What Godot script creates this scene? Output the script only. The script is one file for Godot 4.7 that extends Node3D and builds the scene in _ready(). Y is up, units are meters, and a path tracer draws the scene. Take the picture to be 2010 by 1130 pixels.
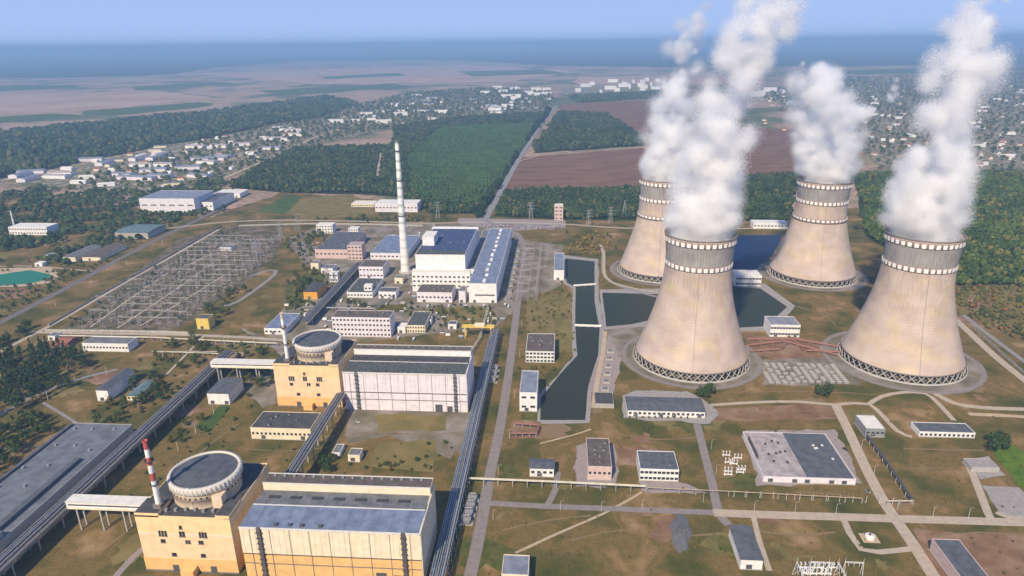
extends Node3D
# A power station seen from the air. Ground positions come from where things meet the ground; the plant grid is turned by PLANT.
const FOCAL := 1339.0
const CENTRE := Vector2(1005.0, 565.0)
const EYE := 343.0
const ROLL := 0.01152
const PLANT := 0.0733
var pitch := atan(480.0 / 1339.0)
var rng := RandomNumberGenerator.new()
var taken := {}
var blocked := {}
var tex := {}
var mats := {}
var box_cache := {}
var sun_dir := Vector3.ZERO

# ------------------------------------------------------------------ positions
func ray(x: float, y: float) -> Vector3:
	var a := (x - CENTRE.x) / FOCAL
	var b := (y - CENTRE.y) / FOCAL
	var r := a * cos(ROLL) - b * sin(ROLL)
	var d := a * sin(ROLL) + b * cos(ROLL)
	return Vector3(r, -(sin(pitch) + d * cos(pitch)), -(cos(pitch) - d * sin(pitch)))

func gp(x: float, y: float, h := 0.0) -> Vector3:
	var r := ray(x, y)
	return r * ((h - EYE) / r.y) + Vector3(0, EYE, 0)

func at_depth(x: float, y: float, z: float) -> Vector3:
	var r := ray(x, y)
	return r * (z / r.z) + Vector3(0, EYE, 0)

func row_of(p: Vector3) -> Vector2:
	var q := p - Vector3(0, EYE, 0)
	var z := q.dot(Vector3(0, -sin(pitch), -cos(pitch)))
	var r := q.x / z
	var d := q.dot(Vector3(0, -cos(pitch), sin(pitch))) / z
	return CENTRE + FOCAL * Vector2(r * cos(ROLL) + d * sin(ROLL), -r * sin(ROLL) + d * cos(ROLL))

func uv_of(p: Vector3) -> Vector2:
	return Vector2(p.x * cos(PLANT) + p.z * sin(PLANT), p.x * sin(PLANT) - p.z * cos(PLANT))

func guv(x: float, y: float, h := 0.0) -> Vector2:
	return uv_of(gp(x, y, h))

func W(u: float, v: float, y := 0.0) -> Vector3:
	return Vector3(u * cos(PLANT) + v * sin(PLANT), y, u * sin(PLANT) - v * cos(PLANT))

# ------------------------------------------------------------------ materials
func lin(r: float, g: float, b: float) -> Color:
	return Color(r, g, b).linear_to_srgb()

func noise_tex(key: String, size: int, freq: float, stops: Array, oct := 5, seed_ := 1, type := FastNoiseLite.TYPE_SIMPLEX_SMOOTH) -> NoiseTexture2D:
	if tex.has(key): return tex[key]
	var n := FastNoiseLite.new()
	n.seed = seed_; n.noise_type = type; n.frequency = freq
	n.fractal_octaves = oct; n.fractal_gain = 0.58
	var g := Gradient.new()
	var off := PackedFloat32Array(); var col := PackedColorArray()
	for s in stops:
		off.append(s[0]); col.append(lin(s[1], s[2], s[3]))
	g.offsets = off; g.colors = col
	var t := NoiseTexture2D.new()
	t.width = size; t.height = size; t.seamless = true; t.normalize = true
	t.noise = n; t.color_ramp = g
	tex[key] = t
	return t

func grime(kind: String) -> NoiseTexture2D:
	if kind == "soft":
		return noise_tex("soft", 512, 0.012, [[0.0, 0.72, 0.72, 0.72], [0.5, 0.88, 0.88, 0.88], [1.0, 1, 1, 1]], 6, 3)
	if kind == "roof":
		return noise_tex("roof", 512, 0.01, [[0.0, 0.5, 0.5, 0.52], [0.45, 0.75, 0.75, 0.75], [0.7, 0.9, 0.9, 0.9], [1.0, 1, 1, 1]], 6, 7)
	return noise_tex("rough", 512, 0.02, [[0.0, 0.35, 0.35, 0.35], [0.5, 0.72, 0.72, 0.72], [1.0, 1, 1, 1]], 6, 11)

func mat(key: String, r: float, g: float, b: float, rough := 0.9, kind := "soft", tile := 40.0, metal := 0.0) -> StandardMaterial3D:
	if mats.has(key): return mats[key]
	var m := StandardMaterial3D.new()
	m.resource_name = key
	m.albedo_color = lin(r, g, b)
	m.roughness = rough
	m.metallic = metal
	m.metallic_specular = 0.3
	if kind != "":
		m.albedo_texture = grime(kind)
		m.uv1_triplanar = true; m.uv1_world_triplanar = true
		m.uv1_scale = Vector3.ONE / tile
	mats[key] = m
	return m

func land(key: String, stops: Array, tile: float, freq := 0.006, detail_tile := 0.0, seed_ := 1, size := 1024, stretch := Vector3.ONE) -> StandardMaterial3D:
	if mats.has(key): return mats[key]
	var m := StandardMaterial3D.new()
	m.resource_name = key
	m.albedo_texture = noise_tex("land_" + key, size, freq, stops, 7, seed_)
	m.roughness = 1.0
	m.metallic_specular = 0.1
	m.uv1_triplanar = true; m.uv1_world_triplanar = true
	m.uv1_scale = stretch / tile
	if detail_tile > 0.0:
		m.detail_enabled = true
		m.detail_albedo = noise_tex("speck", 1024, 0.03, [[0.0, 0.4, 0.4, 0.38], [0.45, 0.8, 0.8, 0.78], [0.75, 1, 1, 1], [1.0, 1, 1, 1]], 6, 21)
		m.detail_blend_mode = BaseMaterial3D.BLEND_MODE_MUL
		m.detail_uv_layer = BaseMaterial3D.DETAIL_UV_2
		m.uv2_triplanar = true; m.uv2_world_triplanar = true
		m.uv2_scale = Vector3.ONE / detail_tile
	mats[key] = m
	return m

# ------------------------------------------------------------------ nodes
func numbered(called: String) -> String:
	var n: int = taken.get(called, 0)
	taken[called] = n + 1
	return called if n == 0 else "%s_%03d" % [called, n]

func tag(o: Node, label: String, category: String, group := "", kind := "") -> void:
	if label: o.set_meta("label", label)
	if category: o.set_meta("category", category)
	if group: o.set_meta("group", group)
	if kind: o.set_meta("kind", kind)

func thing(called: String, label: String, category: String, where: Vector3, group := "", turn := -PLANT) -> Node3D:
	var o := Node3D.new()
	o.name = numbered(called)
	add_child(o)
	o.position = where
	o.rotation.y = turn
	tag(o, label, category, group)
	return o

func mesh_part(parent: Node, called: String, mesh: Mesh, m: Material, at := Vector3.ZERO) -> MeshInstance3D:
	var o := MeshInstance3D.new()
	o.name = called
	o.mesh = mesh
	if m: o.material_override = m
	o.position = at
	parent.add_child(o, true)
	return o

func box_mesh(size: Vector3) -> BoxMesh:
	var key := "%.2f_%.2f_%.2f" % [size.x, size.y, size.z]
	if not box_cache.has(key):
		var b := BoxMesh.new(); b.size = size
		box_cache[key] = b
	return box_cache[key]

func box(parent: Node, called: String, m: Material, centre: Vector3, size: Vector3) -> MeshInstance3D:
	return mesh_part(parent, called, box_mesh(size), m, centre)

func tube(parent: Node, called: String, m: Material, a: Vector3, b: Vector3, r0: float, r1 := -1.0, n := 8) -> MeshInstance3D:
	if r1 < 0.0: r1 = r0
	var st := SurfaceTool.new(); st.begin(Mesh.PRIMITIVE_TRIANGLES)
	add_tube(st, a, b, r0, r1, n)
	st.generate_normals()
	return mesh_part(parent, called, st.commit(), m)

func tri(st: SurfaceTool, a: Vector3, b: Vector3, c: Vector3) -> void:
	st.add_vertex(a); st.add_vertex(b); st.add_vertex(c)

func quad(st: SurfaceTool, a: Vector3, b: Vector3, c: Vector3, d: Vector3) -> void:
	tri(st, a, b, c); tri(st, a, c, d)

func add_box(st: SurfaceTool, c: Vector3, s: Vector3) -> void:
	var h := s / 2.0
	st.set_smooth_group(-1)
	for ax in 3:
		for sg in [-1.0, 1.0]:
			var n := Vector3.ZERO; n[ax] = sg
			var p := Vector3.ZERO; p[(ax + 1) % 3] = 1.0
			var q := Vector3.ZERO; q[(ax + 2) % 3] = 1.0
			var o := c + n * h
			var pp := p * h; var qq := q * h
			if sg > 0: quad(st, o - pp - qq, o - pp + qq, o + pp + qq, o + pp - qq)
			else: quad(st, o - pp - qq, o + pp - qq, o + pp + qq, o - pp + qq)

func add_tube(st: SurfaceTool, a: Vector3, b: Vector3, r0: float, r1: float, n := 8, caps := true) -> void:
	var d := (b - a).normalized()
	var s := d.cross(Vector3.UP if absf(d.y) < 0.9 else Vector3.RIGHT).normalized()
	var t := s.cross(d)
	for k in n:
		var w0 := TAU * k / n; var w1 := TAU * (k + 1) / n
		var e0 := s * cos(w0) + t * sin(w0); var e1 := s * cos(w1) + t * sin(w1)
		st.set_smooth_group(0)
		quad(st, a + e0 * r0, a + e1 * r0, b + e1 * r1, b + e0 * r1)
		if caps:
			st.set_smooth_group(-1)
			tri(st, b, b + e0 * r1, b + e1 * r1)
			tri(st, a, a + e1 * r0, a + e0 * r0)

func lathe(profile: Array, n := 48, uvs := false) -> ArrayMesh:
	# profile: Vector2(radius, height) from the outside bottom upward
	var st := SurfaceTool.new(); st.begin(Mesh.PRIMITIVE_TRIANGLES)
	st.set_smooth_group(0)
	var lo: float = profile[0].y; var hi: float = profile[0].y
	for p in profile:
		lo = minf(lo, p.y); hi = maxf(hi, p.y)
	for i in profile.size() - 1:
		var p: Vector2 = profile[i]; var q: Vector2 = profile[i + 1]
		for k in n:
			var f := [float(k) / n, float(k + 1) / n]
			var ring := []
			for e in [[p, f[0]], [q, f[0]], [q, f[1]], [p, f[1]]]:
				var w: float = TAU * e[1]
				ring.append([Vector3(e[0].x * sin(w), e[0].y, e[0].x * cos(w)), Vector2(e[1], 1.0 - (e[0].y - lo) / maxf(hi - lo, 0.01))])
			for idx in [0, 1, 2, 0, 2, 3]:
				if uvs: st.set_uv(ring[idx][1])
				st.add_vertex(ring[idx][0])
	st.generate_normals()
	return st.commit()

# ------------------------------------------------------------------ ground pieces
func block_cells(u0: float, u1: float, v0: float, v1: float) -> void:
	for i in range(floori(u0 / 5.0), floori(u1 / 5.0) + 1):
		for j in range(floori(v0 / 5.0), floori(v1 / 5.0) + 1):
			blocked[Vector2i(i, j)] = true

func is_blocked(p: Vector3) -> bool:
	var q := uv_of(p)
	return blocked.has(Vector2i(floori(q.x / 5.0), floori(q.y / 5.0)))

func ground_poly(px: Array) -> PackedVector2Array:
	var out := PackedVector2Array()
	for i in range(0, px.size(), 2):
		var g := gp(px[i], px[i + 1])
		out.append(Vector2(g.x, g.z))
	return out

func rough_edge(poly: PackedVector2Array, step: float, amount: float) -> PackedVector2Array:
	var out := PackedVector2Array()
	for i in poly.size():
		var a := poly[i]; var b := poly[(i + 1) % poly.size()]
		var n := clampi(int(a.distance_to(b) / step), 1, 60)
		for k in n:
			var p := a.lerp(b, float(k) / n)
			out.append(p + Vector2(rng.randf_range(-1, 1), rng.randf_range(-1, 1)) * amount)
	return out

func flat_mesh(poly: PackedVector2Array, y: float) -> ArrayMesh:
	var idx := Geometry2D.triangulate_polygon(poly)
	var st := SurfaceTool.new(); st.begin(Mesh.PRIMITIVE_TRIANGLES)
	for i in range(0, idx.size(), 3):
		var a := poly[idx[i]]; var b := poly[idx[i + 1]]; var c := poly[idx[i + 2]]
		if (b - a).cross(c - a) < 0.0:
			var t := b; b = c; c = t
		for p in [a, b, c]:
			st.set_normal(Vector3.UP)
			st.add_vertex(Vector3(p.x, y, p.y))
	return st.commit()

func patch(called: String, m: Material, px: Array, y: float, amount := 2.0, step := 25.0) -> PackedVector2Array:
	var poly := ground_poly(px)
	var p2 := rough_edge(poly, step, amount)
	if Geometry2D.triangulate_polygon(p2).is_empty(): p2 = poly
	var o := mesh_part(self, numbered(called), flat_mesh(p2, y), m)
	o.set_meta("kind", "structure")
	if called in ["canal", "pond"]:
		var lo := poly[0]; var hi := poly[0]
		for p in poly:
			lo = lo.min(p); hi = hi.max(p)
		for i in int((hi.x - lo.x) / 3.0) + 1:
			for j in int((hi.y - lo.y) / 3.0) + 1:
				var e := lo + Vector2(i, j) * 3.0
				if not Geometry2D.is_point_in_polygon(e, poly): continue
				var c := uv_of(Vector3(e.x, 0, e.y))
				blocked[Vector2i(floori(c.x / 5.0), floori(c.y / 5.0))] = true
	return poly

func ribbon(called: String, m: Material, px: Array, width: float, y: float, wobble := 0.0) -> void:
	var pts := []
	for i in range(0, px.size(), 2): pts.append(gp(px[i], px[i + 1]))
	ribbon_pts(called, m, pts, width, y, wobble)

func ribbon_pts(called: String, m: Material, pts: Array, width: float, y: float, wobble := 0.0) -> void:
	var line := []
	for i in pts.size() - 1:
		var p0: Vector3 = pts[maxi(i - 1, 0)]; var p1: Vector3 = pts[i]; var p2: Vector3 = pts[i + 1]; var p3: Vector3 = pts[mini(i + 2, pts.size() - 1)]
		var n := clampi(int(p1.distance_to(p2) / 12.0), 2, 40)
		for k in n: line.append(p1.cubic_interpolate(p2, p0, p3, float(k) / n))
	line.append(pts[-1])
	var st := SurfaceTool.new(); st.begin(Mesh.PRIMITIVE_TRIANGLES)
	var prev := []
	for i in line.size():
		var d: Vector3 = (line[mini(i + 1, line.size() - 1)] - line[maxi(i - 1, 0)])
		d.y = 0.0
		var s := Vector3(-d.z, 0, d.x).normalized() * width / 2.0
		var c: Vector3 = line[i]
		var l := c - s * (1.0 + rng.randf_range(-wobble, wobble)); var r := c + s * (1.0 + rng.randf_range(-wobble, wobble))
		l.y = y; r.y = y
		if prev:
			st.set_normal(Vector3.UP)
			quad(st, prev[0], l, r, prev[1])
		prev = [l, r]
		if width > 3.0:
			var q := uv_of(c)
			block_cells(q.x - width * 0.6, q.x + width * 0.6, q.y - width * 0.6, q.y + width * 0.6)
	var o := mesh_part(self, numbered(called), st.commit(), m)
	o.set_meta("kind", "structure")

# ------------------------------------------------------------------ generic building, measured by its front corners, eaves row and far roof row
func measure(lx: float, ly: float, rx: float, top: float, back: float) -> Dictionary:
	var q := guv(lx, ly)
	var lo := q.x; var hi := q.x + 900.0
	for i in 40:
		var m := (lo + hi) / 2.0
		if row_of(W(m, q.y)).x < rx: lo = m
		else: hi = m
	var w := lo - q.x
	lo = 0.0; hi = 300.0
	for i in 40:
		var m := (lo + hi) / 2.0
		if row_of(W(q.x, q.y, m)).y > top: lo = m
		else: hi = m
	var h := lo
	lo = 0.0; hi = 2000.0
	for i in 40:
		var m := (lo + hi) / 2.0
		if row_of(W(q.x, q.y + m, h)).y > back: lo = m
		else: hi = m
	return {"u": q.x, "v": q.y, "w": w, "h": h, "d": lo}

func building(called: String, label: String, px: Array, wall: Material, roof: Material, o := {}) -> Node3D:
	var b := measure(px[0], px[1], px[2], px[3], px[4])
	return building_at(called, label, b, wall, roof, o)

func building_at(called: String, label: String, b: Dictionary, wall: Material, roof: Material, o := {}) -> Node3D:
	var w: float = b.w; var h: float = maxf(b.h, 3.0); var d: float = maxf(b.d, 5.0)
	block_cells(b.u - 3, b.u + w + 3, b.v - 3, b.v + d + 3)
	var t := thing(called, label, o.get("cat", "building"), W(b.u + w / 2.0, b.v + d / 2.0), o.get("group", ""))
	box(t, "plinth", mats.concrete, Vector3(0, 0.35, 0), Vector3(w + 0.5, 0.7, d + 0.5))
	box(t, "wall", wall, Vector3(0, h / 2.0, 0), Vector3(w, h, d))
	var pitched: float = o.get("pitch", 0.0)
	if pitched > 0.0:
		var along: bool = o.get("ridge_deep", d > w)
		var st := SurfaceTool.new(); st.begin(Mesh.PRIMITIVE_TRIANGLES)
		var e := 0.7
		var x := w / 2.0 + e; var z := d / 2.0 + e
		var y0 := h + 0.003
		var a := Vector3(-x, y0, z); var c1 := Vector3(x, y0, z); var c2 := Vector3(x, y0, -z); var c3 := Vector3(-x, y0, -z)
		var r0 := Vector3(0, h + pitched, z) if along else Vector3(-x, h + pitched, 0)
		var r1 := Vector3(0, h + pitched, -z) if along else Vector3(x, h + pitched, 0)
		st.set_smooth_group(-1)
		if along:
			quad(st, a, c3, r1, r0); quad(st, c1, r0, r1, c2); tri(st, a, r0, c1); tri(st, c2, r1, c3)
		else:
			quad(st, a, r0, r1, c1); quad(st, c3, c2, r1, r0); tri(st, a, c3, r0); tri(st, c1, r1, c2)
		quad(st, a, c1, c2, c3)
		st.generate_normals()
		mesh_part(t, "roof", st.commit(), roof)
	else:
		box(t, "roof", roof, Vector3(0, h + 0.2, 0), Vector3(w - 0.8, 0.4, d - 0.8))
		var par: Material = o.get("parapet", wall)
		for s in [-1, 1]:
			box(t, "parapet", par, Vector3(0, h + 0.4, s * (d / 2.0 - 0.2)), Vector3(w + 0.1, 0.8, 0.4))
			box(t, "parapet", par, Vector3(s * (w / 2.0 - 0.2), h + 0.4, 0), Vector3(0.4, 0.8, d - 0.8))
	var rows: int = o.get("rows", 0); var cols: int = o.get("cols", 0)
	var gap: float = o.get("ww", 0.55)
	for i in rows:
		for j in cols:
			var ww: float = w / cols * gap; var wh: float = minf(h / rows * 0.5, 2.2)
			var wn := box(t, "window", mats.glass, Vector3(-w / 2.0 + w * (j + 0.5) / cols, h * (i + 0.55) / rows, d / 2.0 + 0.02), Vector3(ww, wh, 0.16))
			box(wn, "sill", mats.pale, Vector3(0, -wh / 2.0 - 0.12, 0.1), Vector3(ww + 0.3, 0.2, 0.4))
	for k in o.get("doors", 0):
		var dn: int = o.get("doors", 0)
		box(t, "door", mats.door, Vector3(-w / 2.0 + w * (k + 0.5 + (0.22 if k % 2 else -0.1)) / dn, minf(h * 0.4, 2.2), d / 2.0 + 0.08), Vector3(minf(4.0, w / (dn + 1)), minf(h * 0.8, 4.4) - 0.1, 0.2))
	for k in o.get("vents", 0):
		var vs := rng.randf_range(0.7, 1.3)
		var vx := rng.randf_range(-0.4, 0.4) * w; var vz := rng.randf_range(-0.35, 0.35) * d
		var vh := h + 0.4
		if pitched > 0.0:
			var f := absf(vx) / (w / 2.0) if o.get("ridge_deep", d > w) else absf(vz) / (d / 2.0)
			vh = h + pitched * (1.0 - f) - 0.3
		var vt := box(t, "vent", mats.steel, Vector3(vx, vh + 0.8 * vs, vz), Vector3(1.6 * vs, 1.6 * vs, 1.6 * vs))
		box(vt, "hood", mats.dark_steel, Vector3(0, 0.95 * vs, 0), Vector3(2.1 * vs, 0.3, 2.1 * vs))
	return t

# ------------------------------------------------------------------ cooling towers
func tower_r(y: float) -> float:
	return 35.5 * sqrt(1.0 + pow((y - 118.0) / 76.0, 2.0))

func shell_material(seed_: int) -> StandardMaterial3D:
	var w := 1024; var h := 512
	var n1 := FastNoiseLite.new(); n1.seed = seed_; n1.frequency = 0.012; n1.fractal_octaves = 5
	var n2 := FastNoiseLite.new(); n2.seed = seed_ + 9; n2.frequency = 0.05; n2.fractal_octaves = 4
	var n3 := FastNoiseLite.new(); n3.seed = seed_ + 17; n3.frequency = 0.11; n3.fractal_octaves = 3
	var im := Image.create(w, h, false, Image.FORMAT_RGB8)
	var tint := []
	for i in 14 * 36: tint.append(rng.randf_range(-0.03, 0.03))
	for y in h:
		var hy := 9.0 + (1.0 - float(y) / h) * 139.0
		var lift := fmod(hy, 3.0)
		for x in w:
			var c := n1.get_noise_2d(x * 0.7, y)
			var grain := n2.get_noise_2d(x * 3.0, y * 2.0)
			var run := n3.get_noise_2d(x * 2.2, y * 0.09)      # water stains run down the shell
			var run2 := n3.get_noise_2d(x * 6.0 + 500.0, y * 0.04)
			var r := 0.46 + c * 0.09 + grain * 0.035
			var g := 0.372 + c * 0.08 + grain * 0.033
			var b := 0.325 + c * 0.06 + grain * 0.03
			var yellow := smoothstep(0.05, 0.35, n1.get_noise_2d(x * 0.5 + 900.0, y * 0.8))
			r += 0.022 * yellow; g += 0.014 * yellow; b -= 0.035 * yellow
			var f: float = 1.0 + tint[(int(hy / 9.9) % 14) * 36 + int(x * 36.0 / w)]
			if lift < 0.35: f *= 0.9
			if x % 28 < 1: f *= 0.975
			f *= 1.0 - 0.3 * smoothstep(0.05, 0.5, run) * smoothstep(30.0, 120.0, hy)
			var edge := 117.0 + run2 * 7.0
			if hy > edge and hy < 143.0:                       # grey weathered belt between the painted rings
				f *= 0.74 + 0.16 * run2 + (0.06 if x % 9 < 4 else -0.05)
				var grey := (r + g + b) / 3.0
				r = lerpf(r, grey, 0.75); g = lerpf(g, grey, 0.75); b = lerpf(b, grey, 0.75)
			elif hy > 92.0:
				f *= 1.0 - 0.3 * smoothstep(0.0, 0.6, run2) * smoothstep(92.0, 117.0, hy)
			im.set_pixel(x, y, lin(clampf(r * f, 0, 1), clampf(g * f, 0, 1), clampf(b * f, 0, 1)))
	var m := StandardMaterial3D.new()
	m.resource_name = "tower_concrete"
	m.albedo_texture = ImageTexture.create_from_image(im)
	m.roughness = 0.95
	m.metallic_specular = 0.2
	return m

func make_tower() -> Node3D:
	var t := thing("cooling_tower", "", "", Vector3.ZERO)
	var prof := []
	for i in 41:
		var y := 9.0 + 139.0 * i / 40.0
		prof.append(Vector2(tower_r(y), y))
	for i in 21:
		var y := 148.0 - 139.0 * i / 20.0
		prof.append(Vector2(tower_r(y) - 0.7, y))
	mesh_part(t, "shell", lathe(prof, 96, true), null)
	mesh_part(t, "rim", lathe([Vector2(tower_r(147) + 0.02, 147.3), Vector2(tower_r(147) + 0.6, 147.5), Vector2(tower_r(147) + 0.6, 148.4), Vector2(tower_r(147) - 1.0, 148.4), Vector2(tower_r(147) - 1.0, 147.6)], 96), mats.dark_concrete)
	var pair := SurfaceTool.new(); pair.begin(Mesh.PRIMITIVE_TRIANGLES)
	var n := 44
	var a0 := TAU / n / 2.0
	add_tube(pair, Vector3(63.2 * sin(-a0), 0.4, 63.2 * cos(-a0)), Vector3(61.8 * sin(a0 * 0.94), 9.4, 61.8 * cos(a0 * 0.94)), 0.62, 0.55, 6, false)
	pair.generate_normals()
	var c1 := pair.commit()
	pair = SurfaceTool.new(); pair.begin(Mesh.PRIMITIVE_TRIANGLES)
	add_tube(pair, Vector3(63.2 * sin(a0), 0.4, 63.2 * cos(a0)), Vector3(61.8 * sin(-a0 * 0.94), 9.4, 61.8 * cos(-a0 * 0.94)), 0.62, 0.55, 6, false)
	pair.generate_normals()
	var c2 := pair.commit()
	for k in n:
		for c in [c1, c2]:
			mesh_part(t, "column", c, mats.tower_leg).rotation.y = TAU * k / n
	mesh_part(t, "lintel", lathe([Vector2(61.2, 8.8), Vector2(62.7, 8.8), Vector2(62.5, 10.4)], 96), mats.tower_leg)
	mesh_part(t, "basin_wall", lathe([Vector2(65.6, 0), Vector2(65.3, 1.8), Vector2(64.5, 1.8), Vector2(64.5, 0.5)], 96), mats.concrete)
	mesh_part(t, "basin_water", lathe([Vector2(64.5, 0.9), Vector2(0.1, 0.9)], 64), mats.water)
	mesh_part(t, "fill_pack", lathe([Vector2(57, 1.0), Vector2(57, 11.5), Vector2(0.1, 11.5)], 64), mats.fill)
	return t

func painted_ring(t: Node3D, y: float, tall := 4.4) -> void:
	mesh_part(t, "marking_band", lathe([Vector2(tower_r(y - 1.0) + 0.02, y - 0.9), Vector2(tower_r(y - 1.0) + 0.35, y - 0.8), Vector2(tower_r(y + tall) + 0.35, y + tall + 0.8), Vector2(tower_r(y + tall) + 0.02, y + tall + 0.9)], 96), mats.ring_dark)
	var r := tower_r(y + tall / 2.0)
	for k in 36:
		var a := TAU * k / 36.0
		var s := box(t, "painted_square", mats.ring_white, Vector3((r + 0.42) * sin(a), y + tall / 2.0, (r + 0.42) * cos(a)), Vector3(4.0, tall, 0.3))
		s.rotation.y = a

func place_tower(t: Node3D, u: float, v: float, turn: float, label: String, rings: Array, m: Material) -> void:
	t.position = W(u, v)
	t.rotation.y = turn
	tag(t, label, "cooling tower", "cooling towers of the power station")
	t.get_node("shell").material_override = m
	for y in rings: painted_ring(t, y)
	var st := SurfaceTool.new(); st.begin(Mesh.PRIMITIVE_TRIANGLES)
	var face := -turn - 0.22
	for i in 34:
		var y0 := 10.0 + 4.0 * i; var y1 := y0 + 4.0
		var d := Vector3(sin(face), 0, cos(face))
		add_tube(st, d * (tower_r(y0) + 0.5) + Vector3(0, y0, 0), d * (tower_r(y1) + 0.5) + Vector3(0, y1, 0), 0.22, 0.22, 4, false)
	st.generate_normals()
	mesh_part(t, "ladder", st.commit(), mats.steel)
	block_cells(u - 72, u + 72, v - 72, v + 72)

# ------------------------------------------------------------------ steam: clusters of small white droplets, many per plume
func puff_mesh(count: int, radius: float, drop: float) -> ArrayMesh:
	var vs := PackedVector3Array(); var ns := PackedVector3Array()
	for i in count:
		var c := Vector3(rng.randfn(), rng.randfn(), rng.randfn()) * radius * 0.46
		if c.length() > radius * 1.25: c = c.normalized() * radius * rng.randf_range(0.5, 1.2)
		var q := Basis(Vector3(rng.randfn(), rng.randfn(), rng.randfn()).normalized(), rng.randf() * TAU)
		var r := drop * rng.randf_range(0.6, 1.35)
		for k in 3:
			vs.append(c + q * Vector3(cos(TAU * k / 3.0), -sin(TAU * k / 3.0), 0) * r)
			ns.append(q.z)
	var arr := []
	arr.resize(Mesh.ARRAY_MAX)
	arr[Mesh.ARRAY_VERTEX] = vs; arr[Mesh.ARRAY_NORMAL] = ns
	var m := ArrayMesh.new()
	m.add_surface_from_arrays(Mesh.PRIMITIVE_TRIANGLES, arr)
	return m

func plume(puff: Mesh, label: String, axis: Vector3, keys: Array, count: int, seed_: int, sidearm := []) -> void:
	# keys: [x, y, half width, density] of the photograph, at the tower's own distance
	var n := FastNoiseLite.new(); n.seed = seed_; n.frequency = 0.022; n.fractal_octaves = 3
	var list := []
	var z := axis.z
	var per := FOCAL / absf(z)
	for part in [[keys, count], [sidearm, count / 8]]:
		var ks: Array = part[0]
		if ks.is_empty(): continue
		var made := 0; var tries := 0
		while made < part[1] and tries < part[1] * 30:
			tries += 1
			var f := rng.randf() * (ks.size() - 1)
			var i := int(f); var s := f - i
			var a: Array = ks[i]; var b: Array = ks[mini(i + 1, ks.size() - 1)]
			var hw := lerpf(a[2], b[2], s)
			if rng.randf() > lerpf(a[3], b[3], s): continue
			var c := at_depth(lerpf(a[0], b[0], s), lerpf(a[1], b[1], s), z)
			var rad := hw / per
			var ang := rng.randf() * TAU; var rr := sqrt(rng.randf())
			var p := c + Vector3(cos(ang) * rr * rad, rng.randf_range(-6, 6), sin(ang) * rr * rad)
			var low: float = clampf((c.y - 148.0) / 60.0, 0.0, 1.0)
			var lump := n.get_noise_3dv(p + Vector3(0, -c.y * 0.2, 0))
			if lump < lerpf(-0.6, -0.04, low) + (rr - 0.6) * 0.3 * low + (1.0 - lerpf(a[3], b[3], s)) * 0.18: continue
			var size := lerpf(0.8, rng.randf_range(0.5, 1.5), low) * clampf(rad / 30.0, 0.45, 1.15)
			if p.y < 158.0 and Vector2(p.x - axis.x, p.z - axis.z).length() > 30.0: continue
			list.append(Transform3D(Basis(Vector3(rng.randfn(), rng.randfn(), rng.randfn()).normalized(), rng.randf() * TAU).scaled(Vector3.ONE * size), p))
			made += 1
	var mm := MultiMesh.new()
	mm.transform_format = MultiMesh.TRANSFORM_3D
	mm.mesh = puff
	mm.instance_count = list.size()
	for i in list.size(): mm.set_instance_transform(i, list[i])
	var o := MultiMeshInstance3D.new()
	o.name = numbered("steam_plume")
	o.multimesh = mm
	o.material_override = mats.steam
	add_child(o)
	tag(o, label, "steam", "", "stuff")

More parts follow.
